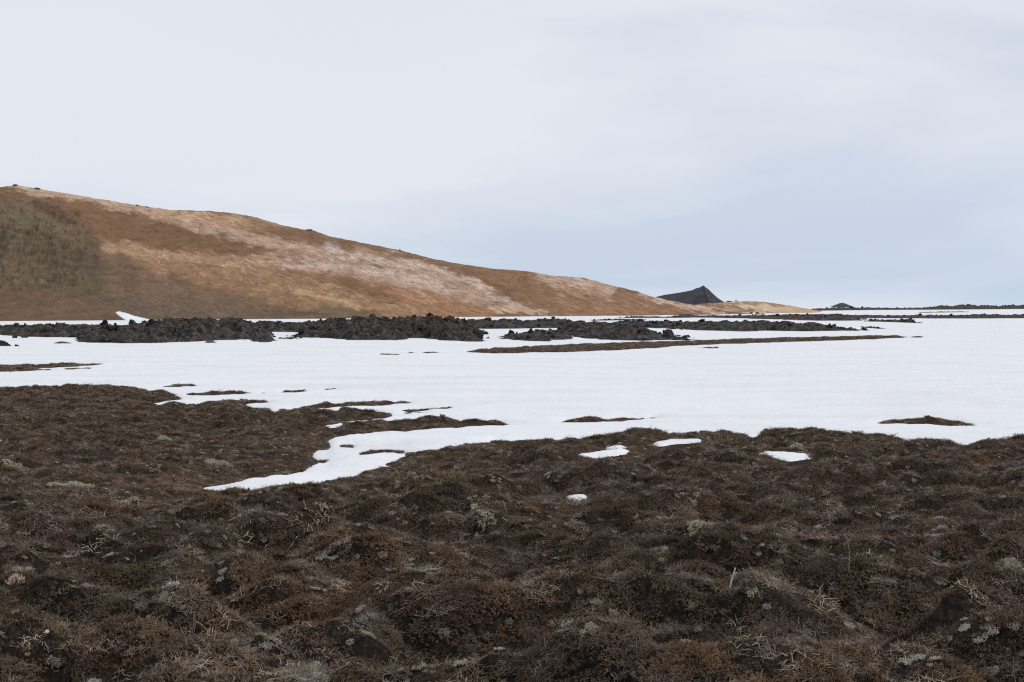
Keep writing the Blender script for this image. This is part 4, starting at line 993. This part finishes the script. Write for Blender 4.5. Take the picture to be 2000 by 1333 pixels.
X, Y, Z = ray_h(33, 1138); t = Tubes(); rnd = random.Random(81)
for _ in range(110):
    a = rnd.uniform(0, 6.28); q = math.sqrt(rnd.random()); p = Vector((math.cos(a) * q * .05, math.sin(a) * q * .04, .02 + (1 - q) * .05))
    b_ = rnd.uniform(0, 6.28); d = Vector((p.x * 14 + rnd.gauss(0, .4), p.y * 14 + rnd.gauss(0, .4), .5 + rnd.random()))
    t.blade(walk(rnd, p, d, rnd.uniform(.02, .035), 3, .15, .08), .0058, Vector((-math.sin(b_), math.cos(b_), 0)))
o = t.obj("bleached_tuft", M_PINK, True); o.location = (X, Y, Z); tag(o, "pinkish white flaky tuft at the left edge above a dark crack", "lichen")

# ------------------------------------------------------------------ steam from the hot ground
def steam(px, py, wpx, hpx, dens, seed):
    X, Y, Z = hill_at(px, py); k = Y / F_PX
    bm = bmesh.new(); bmesh.ops.create_icosphere(bm, subdivisions=3, radius=1.0); me = bpy.data.meshes.new("steam"); bm.to_mesh(me); bm.free()
    o = bpy.data.objects.new("steam", me); COL.objects.link(o); o.scale = (wpx / 2 * k, wpx / 2 * k, hpx / 2 * k); o.location = (X, Y - 1.5, Z + hpx * .35 * k)
    m = bpy.data.materials.new("steam"); m.use_nodes = True; t = m.node_tree; t.nodes.clear()
    ou = N(t, "ShaderNodeOutputMaterial"); vol = N(t, "ShaderNodeVolumePrincipled"); t.links.new(vol.outputs[0], ou.inputs["Volume"]); vol.inputs["Color"].default_value = (.95, .95, .97, 1)
    tcn = N(t, "ShaderNodeTexCoord"); ln = N(t, "ShaderNodeVectorMath", operation='LENGTH'); t.links.new(tcn.outputs["Object"], ln.inputs[0])
    fall = N(t, "ShaderNodeMapRange"); fall.inputs[1].default_value = .95; fall.inputs[2].default_value = .1; t.links.new(ln.outputs["Value"], fall.inputs[0])
    nz = N(t, "ShaderNodeTexNoise"); nz.inputs["Scale"].default_value = 2.2; nz.inputs["Detail"].default_value = 4; mpn = N(t, "ShaderNodeMapping"); mpn.inputs["Location"].default_value = (seed, 0, 0)
    t.links.new(tcn.outputs["Object"], mpn.inputs[0]); t.links.new(mpn.outputs[0], nz.inputs["Vector"])
    nr = N(t, "ShaderNodeMapRange"); nr.inputs[1].default_value = .42; nr.inputs[2].default_value = .7; t.links.new(nz.outputs[0], nr.inputs[0])
    ml = N(t, "ShaderNodeMath", operation='MULTIPLY'); t.links.new(fall.outputs[0], ml.inputs[0]); t.links.new(nr.outputs[0], ml.inputs[1])
    m2 = N(t, "ShaderNodeMath", operation='MULTIPLY'); t.links.new(ml.outputs[0], m2.inputs[0]); m2.inputs[1].default_value = dens
    t.links.new(m2.outputs[0], vol.inputs["Density"]); me.materials.append(m)
    o["kind"] = "stuff"; return o
steam(644, 494, 50, 34, .22, 3.1)
steam(592, 486, 26, 20, .12, 7.7)

# dark rocks along the hill's crest
for px, wpx, hpx, lab, sd0 in ((30, 14, 5, "dark rock knob on the hill's highest point", 621), (72, 18, 5, "brown rock outcrop just right of the hill's highest point", 622),
        (268, 9, 5, "small dark rock on the skyline of the upper hill", 623), (286, 12, 3, "row of low stones right of the skyline rock", 624),
        (603, 26, 4, "dark rocky hump on the hill's middle crest", 625), (781, 9, 4, "little dark rock on the descending crest", 626)):
    j = int(np.argmin(np.abs(upx - px))); i = 187; X, Y, Z = XH[i, j], YH[i, j], ZH[i, j]; k = Y / F_PX
    me = rock_mesh("crest_rock", sd0, 3, .3, (1, .8, 1)); o = bpy.data.objects.new("crest_rock", me); COL.objects.link(o)
    o.scale = (wpx / 2 * k * .7, wpx / 2 * k * .7, hpx * k * .5); o.location = (X, Y, Z + .1); me.materials.clear(); me.materials.append(M_STONE); tag(o, lab, "rock", "rocks on the hill crest")
